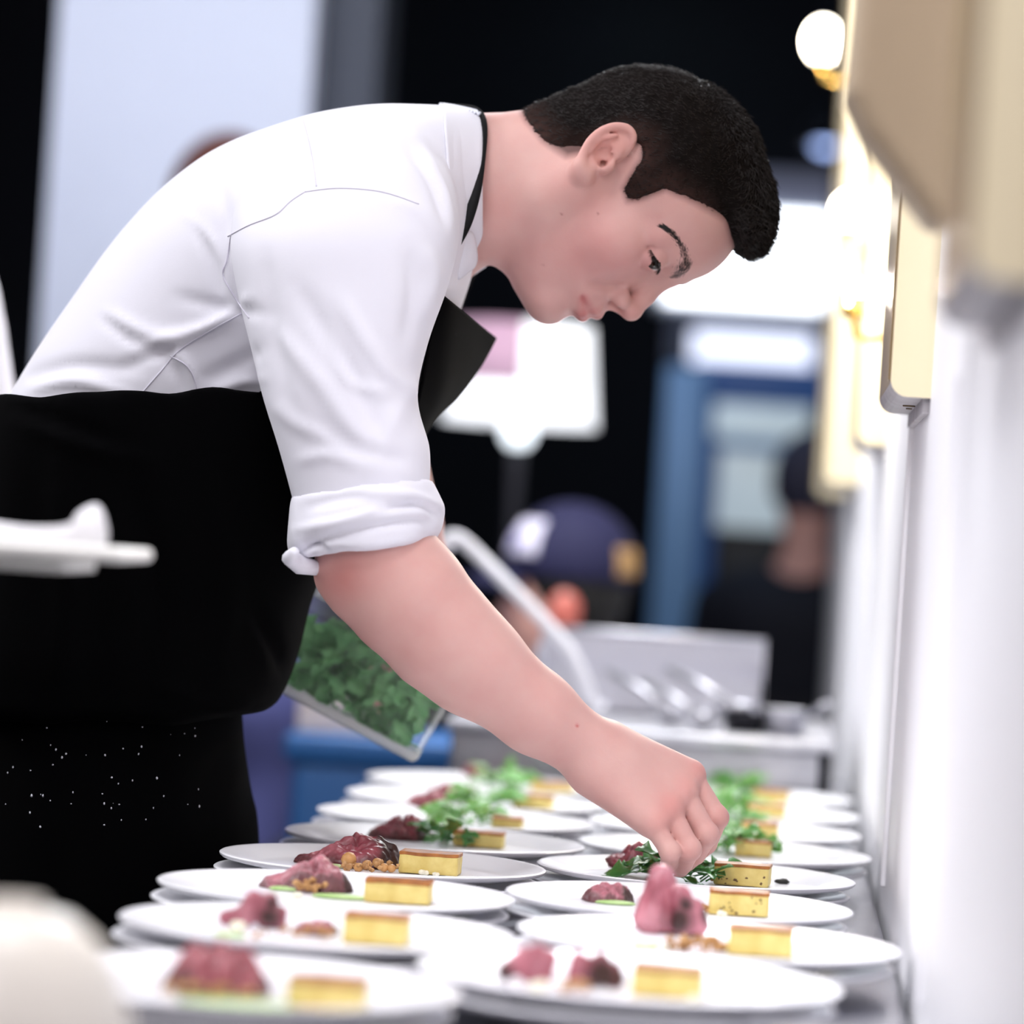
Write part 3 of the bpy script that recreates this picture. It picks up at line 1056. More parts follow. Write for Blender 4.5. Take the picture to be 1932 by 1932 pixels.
def beef(c, L, D, H, seed, crust=.7, rot=0., pink=(.50, .135, .165), lumps=3.0, lean=0., tail=0.):
    """a folded slice: humped, creased sheet with a ragged dark crust on its rim, closed below; tints in linear colour"""
    nu, nv = 110, 56
    sd = seed * 7.31
    V, T = [], []
    Mz = Matrix.Rotation(rot, 3, 'Z')
    for i in range(nu + 1):
        u = -1 + 2 * i / nu
        for j in range(nv + 1):
            v = -1 + 2 * j / nv
            uu, vv = u * math.sqrt(1 - v * v / 2), v * math.sqrt(1 - u * u / 2)
            r = math.sqrt(uu * uu + vv * vv)
            n0 = noise.noise((uu * 1.6 + sd, vv * 1.6, sd))
            n1 = noise.noise((uu * lumps + sd, vv * lumps * .8 + 3, sd * .5))
            n2 = noise.noise((uu * 9 + sd, vv * 9, sd + 9))
            cr = abs(noise.noise((uu * 2.3 * (lumps / 3) + vv * 1.4 + sd, vv * 1.1 - uu * .5, sd + 4)))
            e = max(0., 1 - r ** 2.3) ** .55
            hgt = e * (.80 + .34 * n1 + .2 * n0) - .24 * math.exp(-(cr / .09) ** 2) * e + .04 * n2 * e
            hgt *= 1 - tail * min(1., max(0., (.15 - uu) / .7)) + .12 * tail * n2
            hgt = min(max(hgt, .06 * e), 1.04)
            k = 1 + .14 * n0 + .06 * n2 * r
            x = uu * L / 2 * k + lean * hgt * H
            y = vv * D / 2 * k
            q = Mz @ Vector((x, y, 0))
            V.append((c[0] + q.x, c[1] + q.y, c[2] + H * hgt + .0008))
            dk = max(0., min(1., (r - .80 + .22 * n1) * 7)) * .75
            dk = max(dk, max(0., min(1., (uu - crust + .35 * n0 + .15 * n2) * 6)))
            dk = max(dk, .45 * math.exp(-(cr / .07) ** 2))
            lt = max(0., n1 + .25 * n2) * .9
            base = [pink[m] * (1 - .25 * n2) + lt * (.30, .17, .18)[m] for m in range(3)]
            T.append([base[m] * (1 - dk) + dk * (.055, .022, .018)[m] for m in range(3)])
    F = [(i * (nv + 1) + j, (i + 1) * (nv + 1) + j, (i + 1) * (nv + 1) + j + 1, i * (nv + 1) + j + 1) for i in range(nu) for j in range(nv)]
    b = len(V)
    rim = [i * (nv + 1) for i in range(nu + 1)] + [nu * (nv + 1) + j for j in range(1, nv + 1)] + [i * (nv + 1) + nv for i in range(nu - 1, -1, -1)] + [j for j in range(nv - 1, 0, -1)]
    for k in rim:
        V.append((V[k][0], V[k][1], c[2]))
        T.append(T[k])
    n = len(rim)
    F += [(rim[k], rim[(k + 1) % n], b + (k + 1) % n, b + k) for k in range(n)]
    F.append(tuple(range(b, b + n))[::-1])
    return obj('beef_slice', V, F, BEEF, None, c, tint=np.array(T))


def beef_roll(c, lobes, crusts, seed):
    """rolled slice: upright folds (x, base z, top x, top z, radius, y) fused, fibrous surface; crusts (x, z, y, radius) are seared dark"""
    Fd = Field()
    for x0, z0, x1, z1, r, y in lobes:
        Fd.cap((c[0] + x0, c[1] + y, c[2] + z0), (c[0] + x1, c[1] + y * .7, c[2] + z1), r, r * .82, .0035)
    V, F = Fd.mesh(.0011)
    V = smooth_verts(V, F, 2)
    N = vnormals(V, F)
    T = np.zeros((len(V), 3))
    D = np.zeros(len(V))
    for k, v in enumerate(V):
        q = v - np.array(c)
        f1 = noise.noise((q[0] * 150, q[1] * 150, q[2] * 38 + seed))
        f2 = noise.noise((q[0] * 55, q[1] * 55, q[2] * 40 + seed * 3))
        f3 = noise.noise((q[0] * 420, q[1] * 420, q[2] * 420))
        D[k] = .0010 * f1 + .0018 * f2 + .0003 * f3
        dk = 0.
        for cx, cz, cy, r in crusts:
            dk = max(dk, min(1., max(0., 1.5 - math.dist(q, (cx, cy, cz)) / r + .35 * f2)))
        lt = max(0., f2 + .4 * f1)
        base = np.array([.46, .15, .19]) * (1 - .3 * f1) + lt * np.array([.36, .24, .26])
        T[k] = base * (1 - dk) + dk * np.array([.055, .022, .020])
    V = V + N * D[:, None]
    V[:, 2] = np.maximum(V[:, 2], c[2] + .0001)
    return obj('beef_slice', V, F, BEEF, None, c, tint=T)


LOBES = {13: ([(-42, 26, -30, 92, 30, 0), (-8, 26, -22, 104, 30, 16), (26, 28, 14, 74, 27, -6), (48, 22, 44, 52, 22, 6)], [(14, 30, -40, 26), (28, 62, -34, 16), (70, 40, 0, 16)]),
         11: ([(-44, 18, -14, 52, 18, 6), (-4, 20, 12, 60, 20, 0), (26, 18, 36, 50, 18, 8)], [(-52, 14, -12, 20)]),
         12: ([(-40, 20, -34, 52, 20, 4), (-2, 22, 4, 48, 24, 0), (36, 20, 32, 34, 22, 2)], [(14, 24, -24, 34), (48, 22, -10, 22)]),
         2: ([(-52, 14, -24, 26, 15, 4), (-16, 20, -2, 52, 20, 0), (22, 20, 26, 50, 22, 6), (48, 16, 52, 30, 16, 2)], [(32, 24, -22, 24), (36, 48, -16, 18)])}


def potato_cake(c, w, dp, h, rot, lab, specks=6, brown=1.0):
    t = thing('potato_cake', c, lab, 'potato cake', 'potato cakes on the plates')
    M = Matrix.Translation(c) @ Matrix.Rotation(rot, 4, 'Z')

    def block(z0, z1, name, m, gx=0.):
        bm = bmesh.new()
        bmesh.ops.create_cube(bm, size=1)
        for v in bm.verts:
            v.co = Vector((v.co.x * (w + gx), v.co.y * (dp + gx), z0 + (v.co.z + .5) * (z1 - z0)))
        bmesh.ops.subdivide_edges(bm, edges=bm.edges[:], cuts=9, use_grid_fill=True)
        for v in bm.verts:
            q = noise.noise_vector(v.co * 90 + Vector(c) * 50)
            v.co += q * .0009
            v.co.z = max(v.co.z, .0002)
        bm.transform(M)
        bm.verts.index_update()
        o = obj(name, [v.co[:] for v in bm.verts], [[v.index for v in f.verts] for f in bm.faces], m, t)
        bm.free()
        bv = o.modifiers.new('b', 'SMOOTH')
        bv.iterations, bv.factor = 2, .5
        return o
    block(.0003, h - .0012, 'layers', POTATO)
    block(h - .0028, h, 'browned_crust', CRUST, .0007)
    if specks:
        mb = MB()
        for _ in range(specks):
            x = random.uniform(-w * .42, w * .42)
            z = random.choice([random.uniform(.1, .35), random.uniform(.2, .85)]) * h
            mb.ico(M @ Vector((x, -dp / 2 - .0002, z)), (random.uniform(.0006, .0016), .0004, random.uniform(.0006, .0013)), 1, .3)
        mb.build('specks', SPECK, t)
    return t


def leaf_shape(mb, base, direction, up, L, Wd, curl, lobed=True):
    """one rocket leaf: stalk, lobed blade with a folded midrib"""
    d = Vector(direction).normalized()
    s = d.cross(Vector(up))
    if s.length < .05:
        s = d.orthogonal()
    s.normalize()
    n = s.cross(d)
    v, f = [], []
    N = 9
    for i in range(N + 1):
        t = i / N
        w = Wd * (math.sin(math.pi * min(1, t * .95 + .04)) ** .8) * (.35 + .75 * t)
        if lobed:
            w *= 1 + .34 * math.sin(t * 13 + L * 900)
        c = Vector(base) + d * (L * t) + n * (-curl * L * t * t)
        for k in (-1, -.5, 0, .5, 1):
            v.append(c + s * (w * k * .5) + n * (abs(k) * w * .22 - (abs(k) > .9) * w * .1 * math.sin(t * 20)))
    for i in range(N):
        for k in range(4):
            f.append((i * 5 + k, i * 5 + k + 1, i * 5 + 6 + k, i * 5 + 5 + k))
    mb.add(v, f)
    q = Vector(base)
    mb.tube([q - d * L * .4, q, q + d * L * .5 - n * curl * L * .25], [.0009, .0008, .0003], 5)


def rocket_heap(c, w, h, dp, n, lab, m=ROCKET, name='rocket_leaves'):
    mb = MB()
    for _ in range(n):
        a = random.uniform(0, 2 * math.pi)
        r = math.sqrt(random.random())
        q = Vector((c[0] + math.cos(a) * r * w * .36, c[1] + math.sin(a) * r * dp * .36, c[2] + .004 + random.random() * h * .62 * (1 - r * .6)))
        d = Vector((math.cos(a + random.uniform(-1, 1)), math.sin(a + random.uniform(-1, 1)) * .8, random.uniform(-.05, .55)))
        L = random.uniform(.020, .036)
        leaf_shape(mb, q, d, (random.uniform(-.5, .5), random.uniform(-.9, -.1), 1), L, L * random.uniform(.5, .75), random.uniform(.1, .5))
    zmin = c[2] + .0006
    mb.v = [(x, y, max(z, zmin)) for x, y, z in mb.v]
    o = mb.build(name, m, None, c)
    sm_ = o.modifiers.new('s', 'SOLIDIFY')
    sm_.thickness = .0004
    return tag(o, lab, 'rocket leaves', 'rocket heaps on the plates', 'stuff')


def put(px, py):
    return at_z(px, py, WELL + .0002)


def msize(px, c):
    d = w2c(np.array(c[:]))[2]
    return px * d / FPX


WHERE = {'L': ['on the nearest plate', 'on the second plate', 'on the third plate', 'on the fourth plate', 'on the fifth plate', 'on the sixth plate', 'on the seventh plate', 'on the farthest plate']}
WHERE['R'] = WHERE['L']


def where(s, i):
    return WHERE[s][i] + ' of the ' + side_name(s)


BEEFS = [  # side, plate, px x0, x1, top, bottom, depth (m), seed, crust, words, rotation, lean
    ('L', 0, 288, 514, 1772, 1886, .07, 1, 1.5, 'dome of red roast beef'), ('L', 1, 394, 552, 1676, 1762, .05, 2, .45, 'folded pink beef with a dark crusted end'),
    ('L', 1, 548, 632, 1738, 1768, .035, 3, .7, 'flat pink beef scrap beside a larger fold'), ('L', 2, 484, 662, 1618, 1690, .055, 4, .72, 'soft pink folded beef slice'),
    ('L', 3, 545, 746, 1578, 1644, .06, 5, .62, 'dark red folded beef slice in sharp focus'), ('L', 4, 688, 812, 1537, 1594, .05, 6, .5, 'dark purple-red beef roll'),
    ('L', 5, 738, 852, 1498, 1545, .05, 8, .95, 'smooth red beef slice'), ('L', 6, 800, 872, 1478, 1514, .045, 9, .6, 'dark beef slice behind rocket'),
    ('L', 7, 862, 925, 1440, 1480, .045, 10, .6, 'dark red beef lump'),
    ('R', 0, 933, 1060, 1786, 1868, .05, 11, .8, 'pink upright curl of beef'), ('R', 0, 1060, 1185, 1798, 1876, .05, 12, .35, 'brown crusted roll of beef'),
    ('R', 1, 1188, 1338, 1632, 1776, .06, 13, .5, 'tall upright pink beef roll'), ('R', 2, 1098, 1196, 1662, 1708, .045, 14, .6, 'small grey-pink curl of beef'),
    ('R', 3, 1136, 1255, 1594, 1652, .05, 15, .8, 'dark red beef slice under the fingers')]
for s, i, x0, x1, y0, y1, dp, seed, cr, words_ in BEEFS:
    c = put((x0 + x1) / 2, y1 - (10 if dp > .045 else 5))
    c.y += dp * .25
    L, H = msize(x1 - x0, c) * .98, msize(y1 - y0, c) * .95
    if seed in LOBES:
        o = beef_roll(c, [tuple(msize(q, c) for q in lb) for lb in LOBES[seed][0]], [tuple(msize(q, c) for q in lb) for lb in LOBES[seed][1]], seed)
        tag(o, words_ + ' ' + where(s, i), 'beef', 'roast beef slices on the plates')
        continue
    pink = (.36, .085, .11) if seed in (1, 5, 6, 8, 15, 9, 10) else (.50, .19, .23)
    o = beef(c, L, dp, H, seed, cr, pink=pink, lumps=1.9 if seed in (4, 5, 8) else 2.6, tail={5: .62, 4: .4, 2: .45, 6: .4, 8: .5, 13: .25, 15: .3}.get(seed, .15))
    tag(o, words_ + ' ' + where(s, i), 'beef', 'roast beef slices on the plates')

CAKES = [('L', 0, 535, 686, 1842, 1908), ('L', 1, 642, 768, 1720, 1784), ('L', 2, 682, 812, 1656, 1706), ('L', 3, 749, 866, 1604, 1651), ('L', 4, 852, 950, 1566, 1599),
         ('L', 5, 925, 986, 1540, 1563), ('L', 6, 965, 1042, 1497, 1528), ('L', 7, 1000, 1082, 1475, 1500), ('R', 0, 1188, 1326, 1820, 1884), ('R', 1, 1369, 1498, 1744, 1806),
         ('R', 2, 1334, 1451, 1676, 1729), ('R', 3, 1345, 1454, 1626, 1673), ('R', 4, 1385, 1456, 1582, 1617), ('R', 5, 1398, 1469, 1549, 1579), ('R', 6, 1403, 1483, 1515, 1543), ('R', 7, 1418, 1490, 1490, 1515)]
for s, i, x0, x1, y0, y1 in CAKES:
    c = put((x0 + x1) / 2, y1)
    w, h = msize(x1 - x0, c), msize(y1 - y0, c)
    dp = .034
    c.y += dp / 2
    potato_cake(c, w * .96, dp, h * .88, -.05 + .03 * (i % 3), 'golden potato cake with browned top ' + where(s, i), specks=(12 if (s, i) in (('R', 2), ('R', 3)) else 0))

LEAVES = [('L', 4, 800, 922, 1556, 1599, 12, 1), ('L', 5, 795, 975, 1508, 1562, 26, 0), ('L', 6, 858, 972, 1474, 1526, 24, 0), ('L', 7, 880, 1004, 1448, 1492, 24, 0),
          ('R', 3, 1165, 1392, 1604, 1668, 40, 1), ('R', 4, 1318, 1442, 1548, 1616, 34, 0), ('R', 5, 1335, 1428, 1508, 1572, 26, 0), ('R', 6, 1345, 1432, 1480, 1538, 22, 0), ('R', 7, 1350, 1424, 1452, 1506, 20, 0)]
for s, i, x0, x1, y0, y1, n, dk in LEAVES:
    c = put((x0 + x1) / 2, y1 - 6)
    rocket_heap(c, msize(x1 - x0, c), msize(y1 - y0, c) * .95, .055, n, ('green rocket leaves ' if not dk else 'dark green rocket leaves ') + where(s, i), ROCKET_DK if dk else ROCKET)

CHEESES = [('L', 0, 606, 1902, 20), ('L', 0, 320, 1878, 24), ('L', 0, 500, 1892, 20), ('L', 1, 448, 1756, 36), ('L', 1, 656, 1774, 30), ('L', 2, 752, 1704, 34), ('L', 2, 560, 1694, 20), ('L', 3, 800, 1651, 20), ('L', 3, 822, 1653, 14),
           ('R', 0, 1012, 1872, 44), ('R', 0, 1310, 1892, 26), ('R', 1, 1252, 1792, 24), ('R', 1, 1232, 1786, 18), ('R', 2, 1172, 1702, 26), ('R', 2, 1362, 1729, 22), ('R', 3, 1374, 1663, 20), ('R', 3, 1172, 1652, 14)]
for s, i, px, py, w in CHEESES:
    c = put(px, py)
    r = msize(w, c) / 2
    mb = MB()
    for k in range(5):
        q = (c.x + random.uniform(-.5, .5) * r, c.y + random.uniform(-.3, .5) * r, c.z + r * random.uniform(.3, .62))
        mb.ico(q, (r * .6, r * .5, r * .5), 2, .06)
    zmin = c.z
    mb.v = [(x, y, max(z, zmin)) for x, y, z in mb.v]
    o = mb.build('cheese_crumb', CHEESE, None, c)
    tag(o, 'white cheese crumb ' + where(s, i), 'cheese', 'cheese crumbs ' + where(s, i))

for s, i, x0, x1, py, n, jit in (('L', 0, 300, 520, 1889, 16, .006), ('L', 1, 470, 630, 1772, 22, .006), ('L', 2, 556, 625, 1684, 26, .008), ('L', 3, 648, 752, 1645, 46, .006), ('R', 0, 1060, 1110, 1876, 14, .006),
                                 ('R', 1, 1262, 1376, 1796, 46, .008), ('R', 2, 1290, 1345, 1722, 12, .004), ('R', 3, 1338, 1396, 1665, 26, .006)):
    mb = MB()
    for k in range(n):
        c = put(random.uniform(x0, x1), py + random.uniform(-4, 3))
        r = random.uniform(.0016, .0042)
        if (s, i) in (('L', 3), ('R', 3)):
            r *= .72
        mb.ico((c.x, c.y, c.z + r * .7 + random.random() * jit), (r, r, r * .85), 1, .25)
    c = put((x0 + x1) / 2, py)
    mb.v = [(x, y, max(z, c.z - .0001)) for x, y, z in mb.v]
    tag(mb.build('nut_crumble', CRUMB, None, c), 'toasted brown nut crumble ' + where(s, i), 'crumble', 'crumble on the plates', 'stuff')

for k, (px, py, r) in enumerate(((657, 1636, .0068), (692, 1637, .0045), (711, 1636, .0052), (676, 1641, .0042), (724, 1641, .004), (738, 1642, .0038))):
    c = put(px, py + 4)
    c.z += r * .92 + (.002 if k == 0 else 0)
    o = MB().ico(c, (r, r, r * .95), 2, .05).build('hazelnut', NUT, None, c)
    tag(o, 'large round toasted hazelnut in front of the sharpest beef slice' if k == 0 else 'toasted hazelnut in front of the sharpest beef slice, beside the large one',
        'hazelnut', None if k == 0 else 'hazelnuts on the sharpest plate')

for s, i, x0, x1, py in (('L', 0, 330, 560, 1896), ('L', 2, 590, 700, 1695), ('L', 2, 505, 572, 1680), ('L', 3, 610, 650, 1637), ('L', 1, 400, 470, 1768), ('R', 1, 1190, 1246, 1789), ('R', 2, 1122, 1200, 1706)):
    c = put((x0 + x1) / 2, py)
    w = msize(x1 - x0, c)
    c.z += .0004
    o = MB().lathe([(0, .0), (w * .48, 0), (w * .5, .0008), (w * .44, .002), (w * .25, .0028), (0, .003)], c, 32).build('green_puree', PUREE, None, c)
    o.data.transform(Matrix.Scale(.45, 4, (0, 1, 0)))
    for v in o.data.vertices:
        v.co.x += .003 * noise.noise(v.co * 120)
    tag(o, ('green purée smear at the beef edge ' if x0 == 505 else 'smear of green purée ') + where(s, i), 'purée', 'green purée on the plates')

# small dark crumb beside the potato cake under the hand
c = put(1475, 1667)
tag(MB().ico((c.x, c.y, c.z + .002), (.006, .004, .0026), 2, .25).build('olive_crumb', mat('black_olive', '2a2a28', .4), None, c), 'small black crumb beside the potato cake under the hand', 'crumb')

# ------------------------------------------------------------------ foreground at the lower left and left edge
CREAM = mat('cream_china', 'e6e0d6', .35, spec=.4)
c = Wp(10, 1990, 1.88)
t = thing('serving_bowl', (c.x, c.y, TZ), 'large cream bowl turned upside down in the lower left corner', 'bowl')
R_ = .056
top = Wp(10, 1712, 1.88).z - TZ
prof = [(0, top), (R_ * .25, top), (R_ * .5, top * .97), (R_ * .72, top * .89), (R_ * .9, top * .77), (R_ * 1.05, top * .6), (R_ * 1.18, top * .4), (R_ * 1.3, 0), (R_ * 1.26, 0), (R_ * 1.12, top * .4), (R_ * .85, top * .73), (R_ * .45, top * .93), (0, top * .96)]
MB().lathe(prof, (c.x, c.y, TZ), 64).build('body', CREAM, t)
MB().lathe([(R_ * .25, top), (R_ * .25, top + .004), (R_ * .21, top + .004), (R_ * .2, top)], (c.x, c.y, TZ), 48).build('foot_ring', CREAM, t)

# white tray with a folded napkin, held into the picture from the left
TRAY = mat('white_tray', 'e8e8e4', .4)
NAP = mat('white_napkin', 'ecebf0', .8, bump=(60, .2))
a, b = Wp(-260, 1045, 2.5), Wp(268, 1047, 2.5)
t = thing('serving_tray', ((a.x + b.x) / 2, a.y, a.z), 'flat white tray held out in front of the black apron', 'tray')
s = 2.5 / FPX
MB().box((a.x, a.y - .06, b.z - 14 * s), (b.x, a.y + .06, b.z + 12 * s), bev=.004).build('board', TRAY, t)
MB().box((a.x, a.y - .05, b.z - 40 * s), (Wp(165, 1047, 2.5).x, a.y + .05, b.z - 14.5 * s), bev=.008).build('underside', TRAY, t)
zb = b.z + 12.2 * s
pp = Wp(-230, 1045, 2.5)
MB().tube([(pp.x, a.y, .02), (pp.x, a.y, b.z - 39 * s)], .012).build('stand_post', STEEL, t)
MB().lathe([(0, 0), (.13, 0), (.13, .012), (.03, .025), (0, .025)], (pp.x, a.y, 0), 32).build('stand_base', STEEL, t)
bx0, bx1 = Wp(-150, 1000, 2.5).x, Wp(180, 1000, 2.5).x
bm = bmesh.new()
v, f = [], []
N_, M_ = 40, 10
pxs = [(-150, 985), (-40, 984), (20, 994), (80, 998), (132, 992), (146, 972), (176, 956), (192, 966), (203, 1004), (198, 1022), (180, 1034)]
cur = crom(pxs, np.linspace(0, len(pxs) - 1, N_ + 1))
for i in range(N_ + 1):
    for j in range(M_ + 1):
        p = Wp(cur[i][0], cur[i][1] + 4 * math.sin(j * 1.1 + i * .3), 2.46 + .008 * j)
        v.append((p.x, p.y, max(p.z, zb + .001)))
for i in range(N_):
    for j in range(M_):
        f.append((i * (M_ + 1) + j, (i + 1) * (M_ + 1) + j, (i + 1) * (M_ + 1) + j + 1, i * (M_ + 1) + j + 1))
nb = len(v)
for i in range(N_ + 1):
    for j in range(M_ + 1):
        v.append((v[i * (M_ + 1) + j][0], v[i * (M_ + 1) + j][1], zb))
f += [tuple(k + nb for k in q)[::-1] for q in f[:N_ * M_]]
for i in range(N_):
    for j in (0, M_):
        q = [i * (M_ + 1) + j, (i + 1) * (M_ + 1) + j, (i + 1) * (M_ + 1) + j + nb, i * (M_ + 1) + j + nb]
        f.append(tuple(q if j else q[::-1]))
for j in range(M_):
    for i in (0, N_):
        q = [i * (M_ + 1) + j, i * (M_ + 1) + j + 1, i * (M_ + 1) + j + 1 + nb, i * (M_ + 1) + j + nb]
        f.append(tuple(q if i == 0 else q[::-1]))
nap = obj('napkin', v, f, NAP, None, (bx0, a.y, zb))
tag(nap, 'folded white napkin with a raised corner lying on the white tray', 'napkin')
# ------------------------------------------------------------------ the chef
SKIN = mat('chef_skin', 'd3aba3', .5, spec=.35, tint=True, sss=.12, bump=(420, .15, .0006), var=(26, .32), var_col='cd9a93')
HAIR = mat('chef_hair_cap', '15100f', .9, spec=.1, var=(50, .3), var_col='0b0807', tint=True)
HAIR_S = mat('chef_hair_strands', '1d1614', .45, spec=.4)
BROW = mat('chef_brow', '0e0a0a', .6)
EYE_W = mat('eye_white', 'b5a7a4', .25)
IRIS = mat('brown_iris', '2a1710', .12)
SHIRT = mat('white_shirt_cotton', 'dedde6', .8, spec=.2, bump=(900, .15, .0004), sheen=.1)
SEAM = mat('shirt_seam', 'd2cfdc', .9)
APRON = mat('black_apron_cotton', '030304', .95, spec=.04, bump=(700, .2, .0004))
STRAP = mat('black_strap', '07070a', .7, spec=.3)
STITCH = mat('white_label_stitch', 'd4d6e0', .8)
TROUS = mat('black_trousers', '0a0a0d', .85)
SHOE = mat('black_shoe', '0a0a0b', .35)

hipw = Wp(250, 1300, 3.45)
chef = thing('person', (hipw.x, hipw.y, 0), 'young chef in a white shirt and black apron bending over the plates to place rocket', 'person')

# ---- head in its own frame: x forward, y to the near side, z up (about millimetres)
HS = 2.3 / FPX * 3.40
PSI = math.radians(10)
Uh = np.array([.932, .362, 0])
Fh = np.array([.362, -.932, 0])
Nh = np.array([0, 0, -1.0])
HX = math.cos(PSI) * Fh + math.sin(PSI) * Nh
HY = math.cos(PSI) * Nh - math.sin(PSI) * Fh
HM = np.stack([HX, HY, Uh], 1)
HO = K(1150, 315, 3.40)


def h2c(L):
    return HO + (np.asarray(L, float) * HS) @ HM.T


def c2h(P):
    return (P - HO) @ HM / HS


class Head:
    """shapes given in the head's own frame; mirrored ones use |y|"""

    def __init__(s, F):
        s.F = F

    def put(s, fn, lo, hi, op, k, mir):
        cs = []
        for y in ((lo[1], hi[1]) if not mir else (-hi[1], hi[1])):
            for x in (lo[0], hi[0]):
                for z in (lo[2], hi[2]):
                    cs.append(h2c((x, y, z)))
        cs = np.array(cs)

        def g(P):
            L = c2h(P)
            if mir:
                L[:, 1] = np.abs(L[:, 1])
            return fn(L) * HS
        s.F.add(g, cs.min(0), cs.max(0), op, k * HS)
        return s

    def ell(s, c, r, k=6, op='u', mir=False, rot=None):
        c, r = np.asarray(c, float), np.asarray(r, float)
        M = np.array(rot) if rot is not None else None

        def fn(L):
            q = L - c
            if M is not None:
                q = q @ M
            k0 = np.linalg.norm(q / r, axis=1)
            k1 = np.linalg.norm(q / (r * r), axis=1)
            return k0 * (k0 - 1) / np.maximum(k1, 1e-9)
        R = r if M is None else np.full(3, r.max())
        return s.put(fn, c - R, c + R, op, k, mir)

    def cap(s, a, b, ra, rb, k=6, op='u', mir=False):
        a, b = np.asarray(a, float), np.asarray(b, float)
        ba = b - a
        LL = max(ba @ ba, 1e-9)

        def fn(L):
            q = L - a
            t = np.clip(q @ ba / LL, 0, 1)
            return np.linalg.norm(q - t[:, None] * ba, axis=1) - (ra + (rb - ra) * t)
        R = max(ra, rb)
        return s.put(fn, np.minimum(a, b) - R, np.maximum(a, b) + R, op, k, mir)

    def chain(s, pts, k=3, op='u', mir=False):
        for (p, r), (q, t) in zip(pts[:-1], pts[1:]):
            s.cap(p, q, r, t, k, op, mir)
        return s


def rotz(a):
    c, s_ = math.cos(a), math.sin(a)
    return [[c, -s_, 0], [s_, c, 0], [0, 0, 1]]


def roty(a):
    c, s_ = math.cos(a), math.sin(a)
    return [[c, 0, s_], [0, 1, 0], [-s_, 0, c]]


BODY = Field()
H = Head(BODY)
H.ell((20, 0, 38), (88, 73, 68), 0)
H.ell((60, 0, 36), (50, 58, 46), 14)
H.cap((-19, 0, 22), (-12, 0, -42), 49, 46, 12)
H.ell((54, 0, -30), (50, 55, 60), 22)
H.ell((74, 0, -57), (37, 32, 30), 16)
H.ell((66, 40, -20), (26, 22, 24), 16, mir=True)
H.cap((12, 55, -14), (16, 49, -60), 13, 13, 16, mir=True)
H.cap((16, 49, -60), (82, 13, -88), 13, 13, 16, mir=True)
H.ell((87, 0, -88), (17.5, 22, 17), 12)
H.cap((66, 0, -80), (16, 0, -66), 22, 36, 18)
H.cap((103, 0, 19), (97, 24, 22), 8, 8, 10, mir=True)
H.cap((97, 24, 22), (80, 46, 15), 8, 8, 10, mir=True)
# eye sockets, lids, opening
H.ell((106, 33, 3), (13, 17, 9.5), 12, 's', mir=True)
H.ell((90, 32, 4), (13.2, 14.5, 13.2), 4, mir=True)
# nose
H.cap((105, 0, 8), (112, 0, -12), 6.5, 7.2, 10)
H.cap((112, 0, -12), (117.5, 0, -25), 7.0, 8.6, 5)
H.ell((117.5, 0, -27.5), (9.6, 10.5, 8.6), 4)
H.ell((107, 12.5, -31.5), (11, 7, 8), 4, mir=True)
H.cap((113, 0, -36), (106, 0, -42), 4, 5, 5)
H.ell((110.5, 7.8, -38), (6.4, 3.6, 4.4), 2, 's', mir=True, rot=roty(-.35))
# lips
H.chain([((110.5, 0, -53.0), 5.2), ((108.5, 9, -53.6), 4.8), ((98, 24, -59), 2.4)], 3.5, mir=True)
H.chain([((107, 0, -66.5), 6.4), ((105, 9, -66.0), 5.8), ((97, 23, -61), 2.6)], 3.5, mir=True)
H.chain([((118, 0, -59.6), 2.0), ((114, 10, -60.0), 1.9), ((98, 27, -61.5), 1.2)], 2.0, 's', mir=True)
H.ell((113, 0, -76.5), (9, 20, 5), 8, 's')
H.chain([((101, 21, -32), 2.2), ((95, 31, -48), 2.0)], 8, 's', mir=True)
# lid crease and lid opening
H.chain([((101, 21, 8.5), 1.1), ((104.8, 32, 10.5), 1.3), ((100.5, 43, 9.5), 1.3), ((92, 47.5, 6.5), 1.1), ((84, 46.5, 3.5), .8)], 2, 's', mir=True)
H.chain([((82.9, 45.6, 1.6), .8), ((88.5, 47.2, 2.2), 1.7), ((94.9, 46.6, 2.8), 2.1), ((100.9, 42.6, 3.2), 2.2), ((104.6, 33, 3.2), 2.1), ((101.3, 23.5, 2.8), 1.7), ((97, 20, 2.4), .8)], .8, 's', mir=True)
# ear
ear = crom(np.array([(14, 70, 3), (11, 73, 14), (4.6, 77, 21.5), (-3.4, 79.5, 20.5), (-8.4, 82, 12), (-8.6, 84, 0), (-4, 84, -12), (4, 82, -21), (11.5, 80, -26), (17.5, 76, -24)], float), np.linspace(0, 9, 28))
H.ell((4.5, 76.5, -1), (12.5, 4.5, 22), 2.5, mir=True, rot=roty(-.3))
H.chain([(tuple(p), 3.1 + (1.4 if k > 22 else 0)) for k, p in enumerate(ear)], 2.0, mir=True)
H.ell((13, 77, -23), (6.5, 4.2, 7), 3, mir=True)
H.ell((9.5, 83, -5), (8.5, 8.5, 10), 1.5, 's', mir=True)
H.ell((2.5, 86, 9.5), (5, 6.5, 8), 1.5, 's', mir=True, rot=roty(-.4))
H.chain([((-1.5, 82, 9), 2.3), ((-3.2, 83.2, -4), 2.5), ((3, 81.5, -15), 2.2)], 1.5, mir=True)
H.chain([((14, 75, 7), 2.0), ((9, 79, 1.5), 1.4)], 1.5, mir=True)
H.ell((19, 75, -6), (4.2, 5, 7), 2.5, mir=True)
H.ell((14.5, 78, -9), (4.2, 9, 4.6), 1.5, 's', mir=True)
